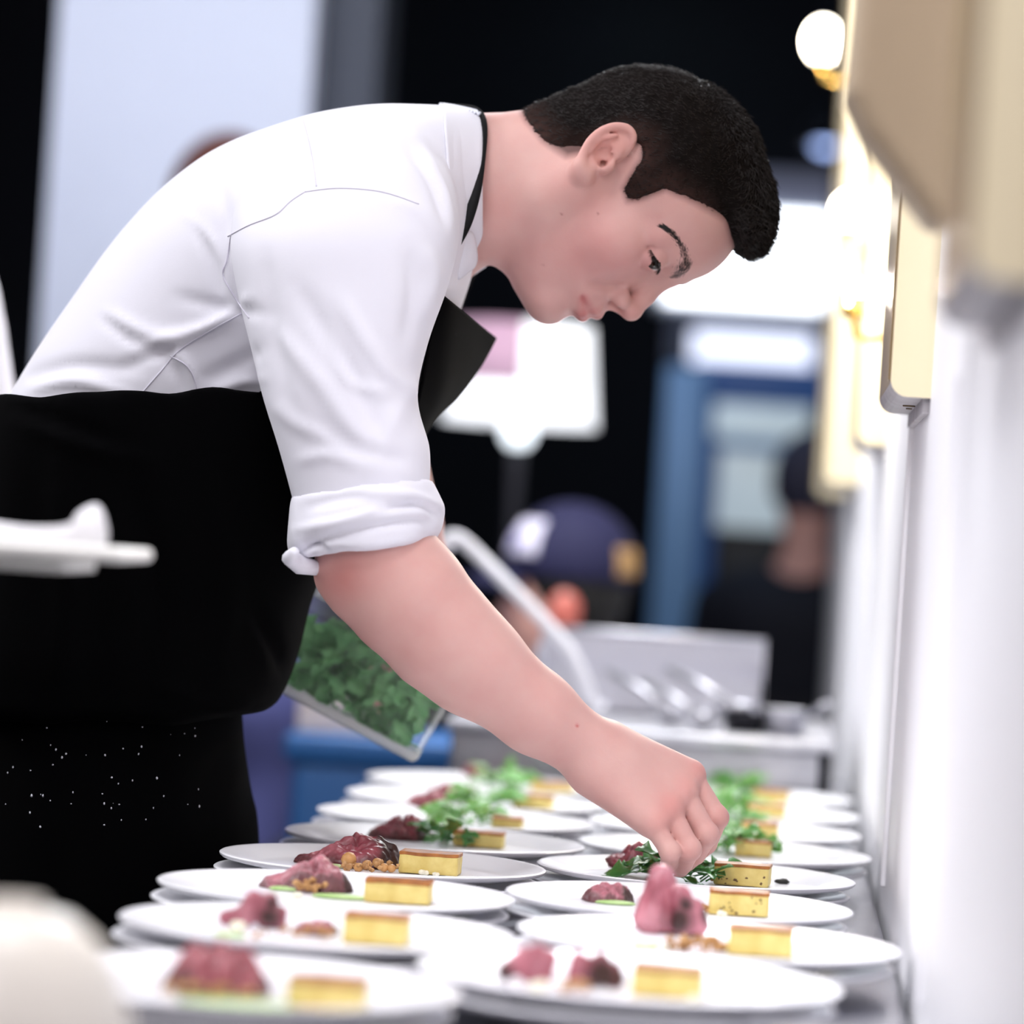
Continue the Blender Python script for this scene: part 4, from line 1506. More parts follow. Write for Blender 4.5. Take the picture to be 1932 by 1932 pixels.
# neck, shoulders, trunk
BODY.chain([(K(872, 352, 3.41), .062), (K(960, 348, 3.405), .059), (K(1052, 340, 3.40), .062)], .02)
BODY.cap(K(955, 440, 3.40), K(1010, 470, 3.395), .022, .03, .03)
BODY.cap(K(1085, 350, 3.34), K(905, 455, 3.37), .016, .013, .03)
BODY.cap(K(880, 352, 3.41), K(700, 440, 3.42), .055, .09, .02)
BODY.chain([(K(700, 440, 3.42), .09), (K(450, 650, 3.42), .10), (K(300, 960, 3.44), .10), (K(255, 1180, 3.45), .10)], .03)
for e_, d_ in ((-1, 3.385), (1, 3.53)):
    BODY.chain([(K(235, 1200, d_), .07), (K(225, 1700, d_), .06), (K(215, 2200, d_), .05), (K(215, 2560, d_), .045)], .03)
# right arm
BODY.cap(K(720, 430, 3.40), K(650, 440, 3.28), .06, .05, .02)
BODY.chain([(K(650, 440, 3.28), .05), (K(650, 760, 3.21), .045), (K(712, 1052, 3.185), .0465)], .03)
BODY.chain([(K(716, 1062, 3.185), .0485), (K(768, 1126, 3.187), .0495), (K(834, 1200, 3.192), .0462), (K(890, 1250, 3.197), .0425), (K(1012, 1345, 3.212), .0335), (K(1122, 1422, 3.228), .0268)], .012)
BODY.cap(K(640, 1090, 3.18), K(662, 1112, 3.183), .014, .016, .025)
# right hand
BODY.cap(K(1122, 1422, 3.228), K(1160, 1445, 3.228), .0268, .027, .012)
MC = [((1300, 1464, 3.250), (1352, 1542, 3.240), (1334, 1592, 3.268), (1308, 1618, 3.284), .0125, .0098),
      ((1285, 1494, 3.231), (1333, 1574, 3.222), (1312, 1612, 3.250), (1296, 1628, 3.270), .0128, .0100),
      ((1259, 1526, 3.215), (1301, 1602, 3.207), (1288, 1630, 3.236), (1284, 1640, 3.258), .0122, .0096),
      ((1230, 1553, 3.203), (1264, 1606, 3.196), (1262, 1628, 3.220), (1266, 1636, 3.242), .0112, .0084)]
WR = [(1152, 1404, 3.243), (1143, 1424, 3.233), (1132, 1444, 3.224), (1120, 1462, 3.217)]
for (m0, p0, q0, t0, r0, r1), w0 in zip(MC, WR):
    BODY.cap(K(*w0), K(*m0), .0185, r0 + .0022, .014)
for (m0, p0, q0, t0, r0, r1), w0 in zip(MC, WR):
    BODY.cap(K(*m0), K(*p0), r0 - .0016, r1 - .0004, .0018)
    BODY.cap(K(*p0), K(*q0), r1, r1 - .0012, .002)
    BODY.cap(K(*q0), K(*t0), r1 - .0012, r1 - .0024, .002)
    BODY.ell(K(m0[0] + 3, m0[1] - 3, m0[2] - .004), (.0098, .0098, .0098), .006)
    BODY.ell(K(*p0), (r1 + .0006,) * 3, .003)
BODY.chain([(K(1150, 1432, 3.250), .02), (K(1212, 1500, 3.276), .0165), (K(1258, 1572, 3.288), .0125), (K(1290, 1622, 3.280), .009)], .008)
# left arm behind the chest, holding the tub
BODY.cap(K(740, 440, 3.45), K(715, 470, 3.575), .055, .048, .02)
BODY.chain([(K(715, 470, 3.575), .048), (K(704, 760, 3.63), .04), (K(752, 990, 3.645), .04), (K(768, 1050, 3.675), .036), (K(742, 1180, 3.73), .028), (K(722, 1240, 3.735), .025)], .012)
BODY.chain([(K(722, 1225, 3.735), .026), (K(704, 1250, 3.738), .027)], .012)
for j, (dx, dy, dd) in enumerate(((36, 10, .0), (22, 34, .0), (0, 44, .0), (-24, 44, .0))):
    k0, k1, k2 = K(706 + dx * .6, 1256 + dy * .5, 3.735), K(706 + dx * 1.2, 1272 + dy, 3.72), K(706 + dx * 1.4, 1284 + dy * 1.2, 3.695)
    BODY.chain([(k0, .011), (k1, .0098), (k2, .008)], .004)
BODY.chain([(K(720, 1240, 3.735), .015), (K(762, 1256, 3.72), .011), (K(786, 1272, 3.695), .009)], .005)

Vc, Fq = BODY.mesh(.0019)
Vc = smooth_verts(Vc, Fq, 1, .4)
# skin colour: lips, ears, cheeks, knuckles, elbow, stubble, cropped scalp
L = c2h(Vc)
inhead = (np.abs(L) < 160).all(1)
T = np.ones((len(Vc), 3))


def blend(w, col):
    global T
    w = np.clip(w, 0, 1)[:, None]
    T = T * (1 - w) + T * np.array(col) * w


ay = np.abs(L[:, 1])


def near(c, r, soft=1.0, mirror=True):
    q = L.copy()
    if mirror:
        q[:, 1] = ay
    return np.where(inhead, np.exp(-(np.linalg.norm((q - np.array(c)) / np.array(r), axis=1)) ** 2 * soft), 0)


def seg_w(a, b, r):
    a, b = np.array(a, float), np.array(b, float)
    q = L.copy()
    q[:, 1] = ay
    ba = b - a
    t = np.clip((q - a) @ ba / (ba @ ba), 0, 1)
    return np.where(inhead, np.clip(1.6 - np.linalg.norm(q - a - t[:, None] * ba, axis=1) / r, 0, 1), 0)


blend(near((78, 46, -30), (46, 30, 40)) * .5, (1.0, .80, .86))
blend(near((4, 80, -1), (16, 14, 28)) * .6, (1, .74, .70))
blend(near((118, 0, -28), (14, 14, 12)) * .45, (.98, .76, .74))
st = near((70, 30, -84), (46, 36, 26)) * .8 + near((104, 14, -46), (14, 20, 10)) * .3
blend(st * .55, (.78, .74, .78))
for a, b, r in (((113, 0, -54.5), (109, 10, -55), 4.2), ((109, 10, -55), (99, 24, -59.5), 3.0), ((111, 0, -66), (108, 10, -65.5), 5.0), ((108, 10, -65.5), (99, 22, -61.5), 3.2)):
    blend(seg_w(a, b, r) * .7, (.84, .50, .54))
blend(near((101, 35, -1), (14, 16, 7)) * .45, (.86, .70, .72))
HP = np.array([(-80, -52), (-50, -51), (-26, -45), (-4, -33), (0, -10), (2, 18), (12, 27), (22, 22), (27, 14), (36, 1), (47, 0), (50, 16), (51, 31), (62, 43), (74, 55), (86, 69), (97, 70), (122, 72), (130, 160), (-110, 160), (-110, -52)], float)


def poly_sd(x, z, P=HP):
    """signed distance to the hairline in profile; negative inside the hair"""
    d = np.full(len(x), 1e9)
    ins = np.zeros(len(x), bool)
    for i in range(len(P)):
        a, b = P[i], P[(i + 1) % len(P)]
        e = b - a
        t = np.clip(((x - a[0]) * e[0] + (z - a[1]) * e[1]) / (e @ e), 0, 1)
        d = np.minimum(d, np.hypot(x - a[0] - t * e[0], z - a[1] - t * e[1]))
        c = ((a[1] > z) != (b[1] > z)) & (x < (b[0] - a[0]) * (z - a[1]) / (b[1] - a[1] + 1e-12) + a[0])
        ins ^= c
    return np.where(ins, -d, d)


hd = poly_sd(L[:, 0], L[:, 2])
blend(np.where(inhead & (ay < 78), np.clip(.5 - hd / 9, 0, 1), 0) * .9, (.14, .11, .11))
pxv = c2px(Vc)
nearcam = Vc[:, 2] < 3.30
for (x, y, r, s_) in ((1243, 1548, 26, .4), (1266, 1518, 26, .5), (1296, 1482, 26, .5), (1322, 1446, 22, .5), (640, 1096, 44, .6), (660, 1080, 80, .3), (1360, 1540, 24, .4), (1304, 1608, 26, .25)):
    blend(np.where(nearcam, np.exp(-((pxv[:, 0] - x) ** 2 + (pxv[:, 1] - y) ** 2) / r ** 2), 0) * s_, (1.0, .70, .70))
blend(np.where(nearcam, np.exp(-(((pxv[:, 0] - 1089) / 3) ** 2 + ((pxv[:, 1] - 1369) / 3) ** 2)), 0), (.8, .3, .3))
for (x, y) in ((1060, 404), (1128, 404), (1024, 499)):
    blend(np.where(inhead & (L[:, 1] > 0), np.exp(-((pxv[:, 0] - x) ** 2 + (pxv[:, 1] - y) ** 2) / 3.5), 0), (.45, .32, .3))
Vw = c2w(Vc)
body = obj('body', Vw, Fq, SKIN, chef, tint=T)
bvh = BVHTree.FromPolygons([tuple(v) for v in Vw], [tuple(int(i) for i in q) for q in Fq])

# ---- hair: a cropped cap following the skull, with strands on it
HAIRF = Field()
HH = Head(HAIRF)
HH.ell((19, 0, 38), (89, 76.5, 73), 0)
HH.ell((26, 0, 84), (60, 56, 38), 12)
HH.ell((64, 0, 84), (44, 48, 34), 10)
HH.cap((96, -26, 86), (96, 26, 86), 13, 13, 10)
HH.cap((-17, 0, 20), (-9, 0, -54), 56, 61, 12)
HH.put(lambda Q: poly_sd(Q[:, 0] - 0, Q[:, 2]) + .5 * np.sin(Q[:, 0] * .55 + Q[:, 2] * .4) + .4 * np.sin(Q[:, 0] * 1.3 - Q[:, 2] * 1.1), (-110, -90, -60), (125, 90, 150), 'i', 4, False)
for i_, q_ in enumerate(HAIRF.p):
    pass
Vh, Fh_ = HAIRF.mesh(.0022)
Vh = smooth_verts(Vh, Fh_, 2)
Lh = c2h(Vh)
for i in range(len(Vh)):
    q = Lh[i]
    n_ = noise.noise((q[0] * .09, q[1] * .09, q[2] * .09)) * 1.4 + noise.noise((q[0] * .4, q[1] * .2, q[2] * .4)) * .8
    c_ = q - np.array([20, 0, 36])
    Lh[i] = q + c_ / np.linalg.norm(c_) * n_
fade = np.clip(1 - (-poly_sd(Lh[:, 0], Lh[:, 2]) - 1) / 24, 0, 1) * np.clip((70 - Lh[:, 2]) / 25, 0, 1)
hair = obj('hair', c2w(h2c(Lh)), Fh_, HAIR, chef, tint=1 + fade[:, None] * np.array([5.5, 3.7, 3.3]))
Nh_ = vnormals(Lh, Fh_)
cen_h = np.array([20, 0, 36.])
if ((Lh - cen_h) * Nh_).sum() < 0:
    Nh_ = -Nh_
sv, sf = [], []


def strand(p, d, n, L_, w, curl):
    """a tapering hair of three sides, bending from the normal towards its lie"""
    s_ = np.cross(d, n)
    s_ /= max(np.linalg.norm(s_), 1e-6)
    b = len(sv)
    for t, ww in ((0, 1), (.4, .85), (.75, .55), (1, .06)):
        c_ = p + n * (L_ * (1 - curl) * t) + d * (L_ * curl * t * (.5 + .6 * t)) - n * (L_ * .25 * curl * t * t)
        for a in (0, 2.09, 4.19):
            sv.append(c_ + (s_ * math.cos(a) + n * math.sin(a)) * w * ww)
    for i in range(3):
        for k in range(3):
            sf.append((b + i * 3 + k, b + i * 3 + (k + 1) % 3, b + i * 3 + 3 + (k + 1) % 3, b + i * 3 + 3 + k))


out = np.where(((Lh - cen_h) * Nh_).sum(1) > 20)[0]
for i in RNG.choice(out, 26000):
    p = Lh[i] + RNG.normal(0, .6, 3)
    n = Nh_[i]
    topness = np.clip((p[2] - 78) / 30, 0, 1)
    front = np.clip((p[0] - 40) / 60, 0, 1)
    d = np.array([-.35 - .2 * (1 - topness), 0, -.75]) * (1 - topness) + np.array([.9, 0, .05 - .5 * front]) * topness
    d = d + RNG.normal(0, .28, 3)
    d -= n * (d @ n)
    d /= max(np.linalg.norm(d), 1e-6)
    L_ = 5.5 + topness * (5 + 13 * front ** 1.5) * RNG.uniform(.5, 1.0)
    strand(p - n * 1.0, d, n, L_, .32 + .16 * topness, RNG.uniform(.5, .8) + .1 * front)
# softer fringe of short hairs along the hairline on the skin
okf = inhead & (np.abs(hd) < 5) & (ay < 79) & (L[:, 2] > -56) & ~((ay > 70) & (L[:, 0] < 26) & (L[:, 2] > -16))
pts = L[okf]
nb_ = vnormals(Vc, Fq)[okf] @ HM
if ((pts - cen_h) * nb_).sum() < 0:
    nb_ = -nb_
for i in RNG.choice(len(pts), 5200):
    p, n = pts[i], nb_[i]
    d = np.array([-.45, 0, -.8]) if p[0] < 60 else np.array([.3, 0, -.3])
    d = d + RNG.normal(0, .3, 3)
    d -= n * (d @ n)
    d /= max(np.linalg.norm(d), 1e-6)
    strand(p - n * .4, d, n, RNG.uniform(2.5, 5.5), .2, .8)
# the longer front stands up in points
fr_ = np.where((Lh[:, 0] > 80) & (Lh[:, 2] > 74) & (((Lh - cen_h) * Nh_).sum(1) > 20))[0]
for i in RNG.choice(fr_, 1500):
    n = Nh_[i]
    d = np.array([.75, 0, .25]) + RNG.normal(0, .16, 3)
    d -= n * (d @ n) * .4
    d /= np.linalg.norm(d)
    strand(Lh[i] - n * 1.5, d, n, RNG.uniform(6, 13), .42, RNG.uniform(.35, .85))
obj('strands', c2w(h2c(np.array(sv))), np.array(sf), HAIR_S, hair)


# ---- brows, eyes, lashes
def onskin(q, lift=0.):
    p = Vector(c2w(h2c(np.array([q]))[0]))
    r = bvh.find_nearest(p)
    n = r[1]
    if (r[0] - Vector(c2w(h2c(np.array([[20, q[1] * .3, 10]]))[0]))).dot(n) < 0:
        n = -n
    L0 = c2h(w2c(np.array([r[0][:]])))[0]
    nl = (np.array(n) @ RM) * [1, 1, -1] @ HM
    return L0 + nl * lift, nl


for s_ in (1, -1):
    sv, sf = [], []
    line = [(107, 11, 14), (105, 18, 20), (100, 29, 26), (93, 40, 28), (84, 49, 25), (77, 54, 20)]
    cl = crom(line, np.linspace(0, 5, 40))
    for i in range(950):
        t = RNG.uniform(0, 38.9)
        q = cl[int(t)] + RNG.normal(0, 1, 3) * [0, .5, 2.0 * (1 - .5 * t / 39)]
        q[1] *= s_
        p, n = onskin(q)
        tg = (cl[int(t) + 1] - cl[int(t)]) * [1, s_, 1]
        d = tg / np.linalg.norm(tg) + np.array([0, 0, .2 * (1 - t / 39)]) + RNG.normal(0, .15, 3)
        d -= n * (d @ n)
        d /= np.linalg.norm(d)
        strand(p - n * .3, d, n, RNG.uniform(5, 8), .42, .86)
    obj('eyebrow', c2w(h2c(np.array(sv))), np.array(sf), BROW, chef)
    ec = np.array((90.6, 33 * s_, 3.6))
    mb = MB().ico((0, 0, 0), (1, 1, 1), 4)
    ev = np.array(mb.v)
    eye = obj('eye', c2w(h2c(ev * 12.2 + ec)), mb.f, EYE_W, chef)
    g = np.array([.66, .72, -.04]) if s_ > 0 else np.array([.93, .3, -.1])
    g /= np.linalg.norm(g)
    sel = ev @ g
    iv = np.array([v for v in ev])
    u1 = np.cross(g, [0, 0, 1])
    u1 /= np.linalg.norm(u1)
    u2 = np.cross(g, u1)
    v_, f_ = [tuple(ec + g * 12.65)], []
    for r_i, ang in enumerate((.18, .36, .54)):
        for k in range(24):
            a = 2 * math.pi * k / 24
            v_.append(tuple(ec + (g * math.cos(ang) + (u1 * math.cos(a) + u2 * math.sin(a)) * math.sin(ang)) * (12.6 - .1 * r_i)))
    f_ += [(0, 1 + k, 1 + (k + 1) % 24) for k in range(24)]
    for r_i in range(2):
        f_ += [(1 + r_i * 24 + k, 1 + r_i * 24 + (k + 1) % 24, 25 + r_i * 24 + (k + 1) % 24, 25 + r_i * 24 + k) for k in range(24)]
    iris = obj('iris', c2w(h2c(np.array(v_))), f_, IRIS, eye)
    sv, sf = [], []
    for i in range(150):
        t = RNG.uniform(-1, 1)
        q = np.array([90.6 + 13.6 * math.cos(1.75 * t), (33 + 13.6 * math.sin(1.75 * t)) * s_, 5.5 - 2.2 * t * t])
        p, n = onskin(q)
        d = np.array([.8 * math.cos(1.5 * t), .8 * math.sin(1.5 * t) * s_, -.75]) + RNG.normal(0, .1, 3)
        d /= np.linalg.norm(d)
        strand(p, d, np.array([0, 0, 1.]), RNG.uniform(2.5, 4.5), .3, 1.0)
    obj('lashes', c2w(h2c(np.array(sv))), np.array(sf), BROW, chef)

# ---- shirt
torso = [(893, 222, 903, 478, 3.41, .078), (862, 206, 882, 545, 3.415, .115), (780, 201, 850, 640, 3.42, .165), (690, 204, 820, 715, 3.42, .188), (570, 224, 770, 800, 3.42, .192), (430, 273, 716, 868, 3.42, .176),
         (335, 335, 670, 920, 3.425, .160), (240, 425, 620, 965, 3.43, .146), (120, 588, 560, 985, 3.435, .14), (45, 705, 520, 1000, 3.44, .132), (-2, 800, 520, 1050, 3.445, .12), (-20, 900, 480, 1080, 3.45, .10)]
slv = [(500, 275, 800, 262, 3.33, .08), (452, 372, 852, 330, 3.285, .098), (433, 458, 867, 425, 3.25, .095), (446, 545, 846, 540, 3.23, .086), (474, 655, 806, 655, 3.215, .077), (497, 750, 788, 755, 3.205, .071), (528, 855, 812, 845, 3.20, .068), (551, 935, 812, 905, 3.198, .066), (560, 975, 810, 960, 3.197, .064)]
slv2 = [(600, 310, 810, 310, 3.50, .08), (600, 420, 830, 410, 3.57, .08), (620, 600, 815, 600, 3.62, .07), (650, 800, 800, 800, 3.64, .06), (670, 930, 808, 930, 3.645, .058)]
SHIRT_FOLDS = [
    ([(335, 560), (420, 580), (500, 592)], 12, -.004), ([(300, 640), (400, 612), (470, 560)], 10, .004), ([(250, 655), (340, 640), (455, 590)], 9, .0045), ([(230, 690), (300, 668), (330, 650)], 10, -.004),
    ([(190, 600), (260, 650), (325, 662)], 9, -.0035), ([(205, 590), (280, 630), (345, 640)], 11, .004), ([(320, 655), (355, 690), (372, 750)], 8, .004), ([(305, 675), (335, 705), (350, 752)], 10, -.004),
    ([(60, 735), (150, 720), (260, 752)], 10, .005), ([(40, 715), (140, 690), (280, 700)], 14, -.004), ([(380, 720), (440, 690), (492, 660)], 14, -.005), ([(390, 745), (450, 722), (498, 715)], 10, .005),
    ([(350, 400), (410, 470), (440, 560)], 10, .0035), ([(360, 400), (392, 470), (420, 560)], 12, -.003), ([(410, 330), (425, 400), (430, 450)], 14, -.003),
    ([(520, 620), (600, 720), (690, 850)], 16, .004), ([(560, 540), (660, 700), (740, 850)], 18, -.004), ([(640, 560), (720, 690), (790, 745)], 15, .0045), ([(600, 800), (690, 850), (780, 870)], 14, -.004),
    ([(620, 620), (660, 720), (745, 742)], 10, .0035), ([(500, 480), (520, 640), (560, 820)], 16, -.003), ([(560, 870), (620, 860), (690, 880)], 12, .003), ([(800, 470), (820, 520), (800, 600)], 14, .004),
    ([(770, 470), (780, 560), (765, 650)], 16, -.004), ([(800, 300), (835, 360), (850, 440)], 10, .0045), ([(770, 280), (815, 340), (838, 420)], 10, -.004), ([(720, 235), (780, 265), (830, 330)], 14, .004),
    ([(740, 380), (800, 400), (850, 470)], 16, .003), ([(700, 900), (740, 800), (800, 700)], 18, .003), ([(520, 760), (560, 800), (640, 830)], 14, .003)]
SEAMS = [[(570, 222), (585, 280), (597, 352)], [(430, 446), (470, 425), (520, 405), (548, 380), (575, 362)], [(575, 362), (640, 355), (720, 362), (790, 385)], [(437, 440), (428, 490), (421, 518), (440, 556), (470, 600)],
         [(455, 592), (400, 622), (340, 660), (300, 705), (258, 753)], [(322, 672), (352, 690), (368, 720), (371, 755)]]


def shirt_edit(V, F):
    V = folds(V, F, SHIRT_FOLDS)
    V = smooth_verts(V, F, 1, .4)
    return V + vnormals(V, F) * np.array([noise.noise(v * 14) * .0014 for v in V])[:, None]


shirt, SVv, SFf = fused('shirt', [loft(torso, 60, 72, ex=2.2), loft(slv, 50, 56, ex=2.15), loft(slv2, 30, 40)], .0042, SHIRT, chef, 7, shirt_edit)
sb = BVHTree.FromPolygons([tuple(v) for v in SVv], [tuple(int(i) for i in q) for q in SFf])


def cast(px, py, bv=sb):
    o = Vector(CAM_LOC)
    d = (Wp(px, py, 1) - o).normalized()
    r = bv.ray_cast(o, d)
    return r


for k, ln in enumerate(SEAMS):
    P = crom(np.array(ln, float), np.linspace(0, len(ln) - 1, 30))
    pts = [cast(*q) for q in P]
    pts = [r[0] + (r[1] if r[1].y < 0 else -r[1]) * .0002 for r in pts if r[0] is not None]
    if len(pts) > 3:
        MB().tube(pts, .0007, 6).build('seam', SEAM, shirt)

# rolled cuff
cuff = [(566, 950, 800, 940, 3.197, .052), (556, 932, 812, 902, 3.197, .066), (549, 948, 828, 930, 3.197, .0735), (543, 985, 839, 965, 3.197, .077), (541, 1022, 836, 990, 3.197, .0765), (546, 1046, 826, 1010, 3.197, .072),
        (566, 1054, 815, 1022, 3.197, .064), (592, 1040, 800, 1010, 3.197, .055), (600, 1000, 800, 980, 3.197, .052)]


def cuff_edit(V, F):
    V = folds(V, F, [([(560, 1035), (640, 1010), (760, 985), (830, 985)], 10, -.006), ([(556, 1000), (640, 985), (720, 960)], 9, .004), ([(720, 960), (790, 950), (836, 975)], 9, -.006), ([(690, 930), (770, 935), (830, 955)], 9, .004),
                     ([(570, 960), (640, 940), (700, 935)], 12, -.003), ([(560, 1050), (590, 1030), (620, 1045)], 7, -.006), ([(640, 1030), (720, 1025), (800, 1010)], 8, .004)], -.2)
    return V + vnormals(V, F) * np.array([noise.noise(v * 38) * .0016 for v in V])[:, None]


cuff_o, _, _ = fused('cuff', [loft(cuff, 44, 72, caps=True)], .003, SHIRT, shirt, 3, cuff_edit)
loose = [K(556, 1040, 3.14), K(548, 1052, 3.15), K(566, 1066, 3.16), K(598, 1072, 3.17), K(612, 1060, 3.175)]
MB().tube([Vector(c2w(p)) for p in loose], [.004, .0075, .008, .0065, .003], 10).build('cuff_tail', SHIRT, cuff_o)


# collar and neck strap
def band(st, thick, rings=24, n=72, arc=None):
    """open cloth band round the neck, given as stations like a loft, with thickness"""
    S = crom(st, np.linspace(0, len(st) - 1, rings))
    th = np.linspace(0, 2 * np.pi, n, endpoint=False) if arc is None else np.linspace(arc[0], arc[1], n)
    c, s_ = np.cos(th), np.sin(th)
    V = []
    for ax, ay_, bx, by, d, rd in S:
        A, B = K(ax, ay_, d), K(bx, by, d)
        V.append((A + B) / 2 + np.outer(c, (B - A) / 2) + np.outer(s_, [0, 0, rd]))
    V = c2w(np.concatenate(V))
    w = n if arc is None else n - 1
    F = [(i * n + k, i * n + (k + 1) % n, (i + 1) * n + (k + 1) % n, (i + 1) * n + k) for i in range(rings - 1) for k in range(w)]
    return V, F


collar_st = [(838, 197, 868, 528, 3.412, .128), (862, 200, 880, 520, 3.41, .107), (890, 206, 902, 505, 3.408, .089), (909, 214, 912, 492, 3.405, .078), (913, 222, 908, 482, 3.405, .070), (900, 228, 896, 478, 3.405, .067)]
V, F = band(collar_st, .0, 22)
o = obj('collar', V, F, SHIRT, shirt)
m_ = o.modifiers.new('s', 'SOLIDIFY')
m_.thickness = .0016
tip = [[(853, 478, 3.318), (880, 430, 3.322), (892, 440, 3.335)], [(856, 500, 3.318), (884, 462, 3.321), (897, 470, 3.338)], [(858, 520, 3.322), (884, 498, 3.324), (899, 495, 3.342)], [(862, 530, 3.330), (880, 512, 3.33), (890, 506, 3.348)]]
v = [Wp(*q) for r in tip for q in r]
f = [(i * 3 + k, i * 3 + k + 1, i * 3 + 4 + k, i * 3 + 3 + k) for i in range(3) for k in range(2)]
o = obj('collar_point', v, f, SHIRT, shirt)
for md, kw in (('SUBSURF', {'levels': 2, 'render_levels': 2}), ('SOLIDIFY', {'thickness': .002})):
    m_ = o.modifiers.new(md, md)
    for a, b in kw.items():
        setattr(m_, a, b)
far = [Wp(*q) for q in ((862, 528, 3.45), (885, 508, 3.46), (918, 490, 3.47), (915, 503, 3.472), (890, 520, 3.462), (866, 536, 3.452))]
o = obj('collar_point', far, [(0, 1, 4, 5), (1, 2, 3, 4)], SHIRT, shirt)
m_ = o.modifiers.new('s', 'SOLIDIFY')
m_.thickness = .002


def ribbon(pts, name, m, parent, th=.0018):
    """flat cloth strap: (px, py, depth, half width px); its flat side turns with the neck"""
    C_ = crom(np.array(pts, float), np.linspace(0, len(pts) - 1, 40))
    v, f = [], []
    for i, (x, y, d, w) in enumerate(C_):
        t = C_[min(i + 1, 39)][:2] - C_[max(i - 1, 0)][:2]
        t = t / np.linalg.norm(t)
        n = np.array([-t[1], t[0]])
        a, b = (x + n[0] * w, y + n[1] * w), (x - n[0] * w, y - n[1] * w)
        for (q, dd) in ((a, 0), (b, 0), (b, th), (a, th)):
            v.append(Wp(q[0], q[1], d + dd))
    for i in range(39):
        for k in range(4):
            f.append((i * 4 + k, i * 4 + (k + 1) % 4, i * 4 + 4 + (k + 1) % 4, i * 4 + 4 + k))
    f += [(3, 2, 1, 0), (156, 157, 158, 159)]
    return obj(name, v, f, m, parent)


# ---- apron
aprn = bpy.data.objects.new('apron', None)
SC.collection.objects.link(aprn)
aprn.parent = chef
aprn.location = (0, 0, .9)
top_ap = [(-2, 757, 596, 737, 3.42, .19), (-6, 765, 600, 745, 3.42, .194), (-22, 830, 602, 840, 3.42, .196), (-40, 930, 604, 950, 3.42, .192), (-52, 1050, 606, 1062, 3.42, .186), (-64, 1130, 582, 1140, 3.42, .18), (-70, 1230, 560, 1232, 3.42, .176),
          (-74, 1300, 533, 1300, 3.425, .172), (-76, 1335, 505, 1336, 3.43, .168), (-70, 1346, 440, 1352, 3.455, .15)]
skirt = [(-60, 1180, 440, 1180, 3.455, .15), (-64, 1300, 455, 1300, 3.455, .165), (-68, 1400, 461, 1402, 3.455, .172), (-70, 1500, 472, 1500, 3.455, .176), (-70, 1570, 482, 1565, 3.455, .178), (-72, 1800, 486, 1800, 3.455, .18), (-72, 2140, 490, 2140, 3.455, .18), (-60, 2150, 470, 2150, 3.455, .16)]


def ap_edit(V, F):
    V = folds(V, F, [([(10, 765), (120, 800), (260, 850)], 16, -.005), ([(40, 790), (160, 840), (300, 870)], 18, .005), ([(300, 1290), (400, 1330), (480, 1320)], 16, .006), ([(480, 1150), (520, 1220), (540, 1290)], 14, -.006),
                     ([(100, 900), (130, 1100), (120, 1300)], 26, .006), ([(240, 900), (290, 1100), (270, 1300)], 30, -.007), ([(400, 900), (430, 1080), (410, 1280)], 26, .006)])
    Q = c2px(w2c(V))
    return V + vnormals(V, F) * (np.array([noise.noise((q[0] * .011, q[1] * .002, 2.)) for q in Q]) * .006)[:, None]


fused('waist', [loft(top_ap, 50, 72, ex=2.7)], .006, APRON, aprn, 2, ap_edit)
_, SKv, SKf = fused('skirt', [loft(skirt, 50, 72, ex=2.3)], .006, APRON, aprn, 2, ap_edit)
# crumbs of flour on the cloth
apb = BVHTree.FromPolygons([tuple(v) for v in SKv], [tuple(int(i) for i in q) for q in SKf])
# bib hanging from the chest
rows = [[(822, 548, 3.27), (852, 572, 3.30), (890, 603, 3.38), (934, 637, 3.50)], [(808, 640, 3.255), (846, 648, 3.30), (880, 672, 3.39), (905, 690, 3.50)], [(788, 745, 3.25), (828, 745, 3.31), (850, 742, 3.40), (862, 748, 3.50)],
        [(760, 830, 3.26), (780, 830, 3.33), (800, 815, 3.41), (812, 800, 3.50)], [(700, 930, 3.28), (720, 930, 3.34), (735, 920, 3.42), (750, 905, 3.50)], [(610, 1060, 3.32), (625, 1060, 3.37), (635, 1060, 3.43), (640, 1050, 3.50)]]
g = np.array(rows, float)
n_r, n_c = 40, 24
g1 = np.stack([crom(g[:, j], np.linspace(0, 5, n_r)) for j in range(4)], 1)
g2 = np.stack([crom(g1[i], np.linspace(0, 3, n_c)) for i in range(n_r)])
v = [Wp(*q) for r in g2 for q in r]
f = [(i * n_c + j, i * n_c + j + 1, (i + 1) * n_c + j + 1, (i + 1) * n_c + j) for i in range(n_r - 1) for j in range(n_c - 1)]
o = obj('bib', v, f, APRON, aprn)
m_ = o.modifiers.new('s', 'SOLIDIFY')
m_.thickness = .002
hem = [Wp(q[0] - 2, q[1] + 2, q[2] - .0015) for q in g2[0]]
MB().tube(hem, .0022, 8).build('top_hem', APRON, o)
st_o = ribbon([(842, 201, 3.43, 5), (872, 204, 3.40, 8), (898, 214, 3.375, 12), (909, 240, 3.352, 11), (906, 300, 3.330, 10), (896, 360, 3.318, 12), (880, 415, 3.312, 12.5), (864, 455, 3.310, 9), (853, 482, 3.309, 4)], 'neck_strap', STRAP, aprn)
ribbon([(908, 490, 3.475, 6), (890, 525, 3.48, 6), (875, 560, 3.48, 6), (862, 590, 3.46, 6)], 'neck_strap', STRAP, aprn)
zig = []
for i in range(25):
    t = i / 24
    zig.append(Wp(832 + 74 * t, 199 + 16 * t ** 1.5 + (3.2 if i % 2 else -3.2), 3.395 - .03 * t))
MB().tube(zig, .0013, 6).build('label_stitching', STITCH, st_o)
tb = [Wp(830 + 78 * t, 197 + 15 * t ** 1.4, 3.405 - .03 * t) for t in np.linspace(0, 1, 14)]
MB().tube(tb, .0016, 6).build('label_edge', STITCH, st_o)
fl = MB()
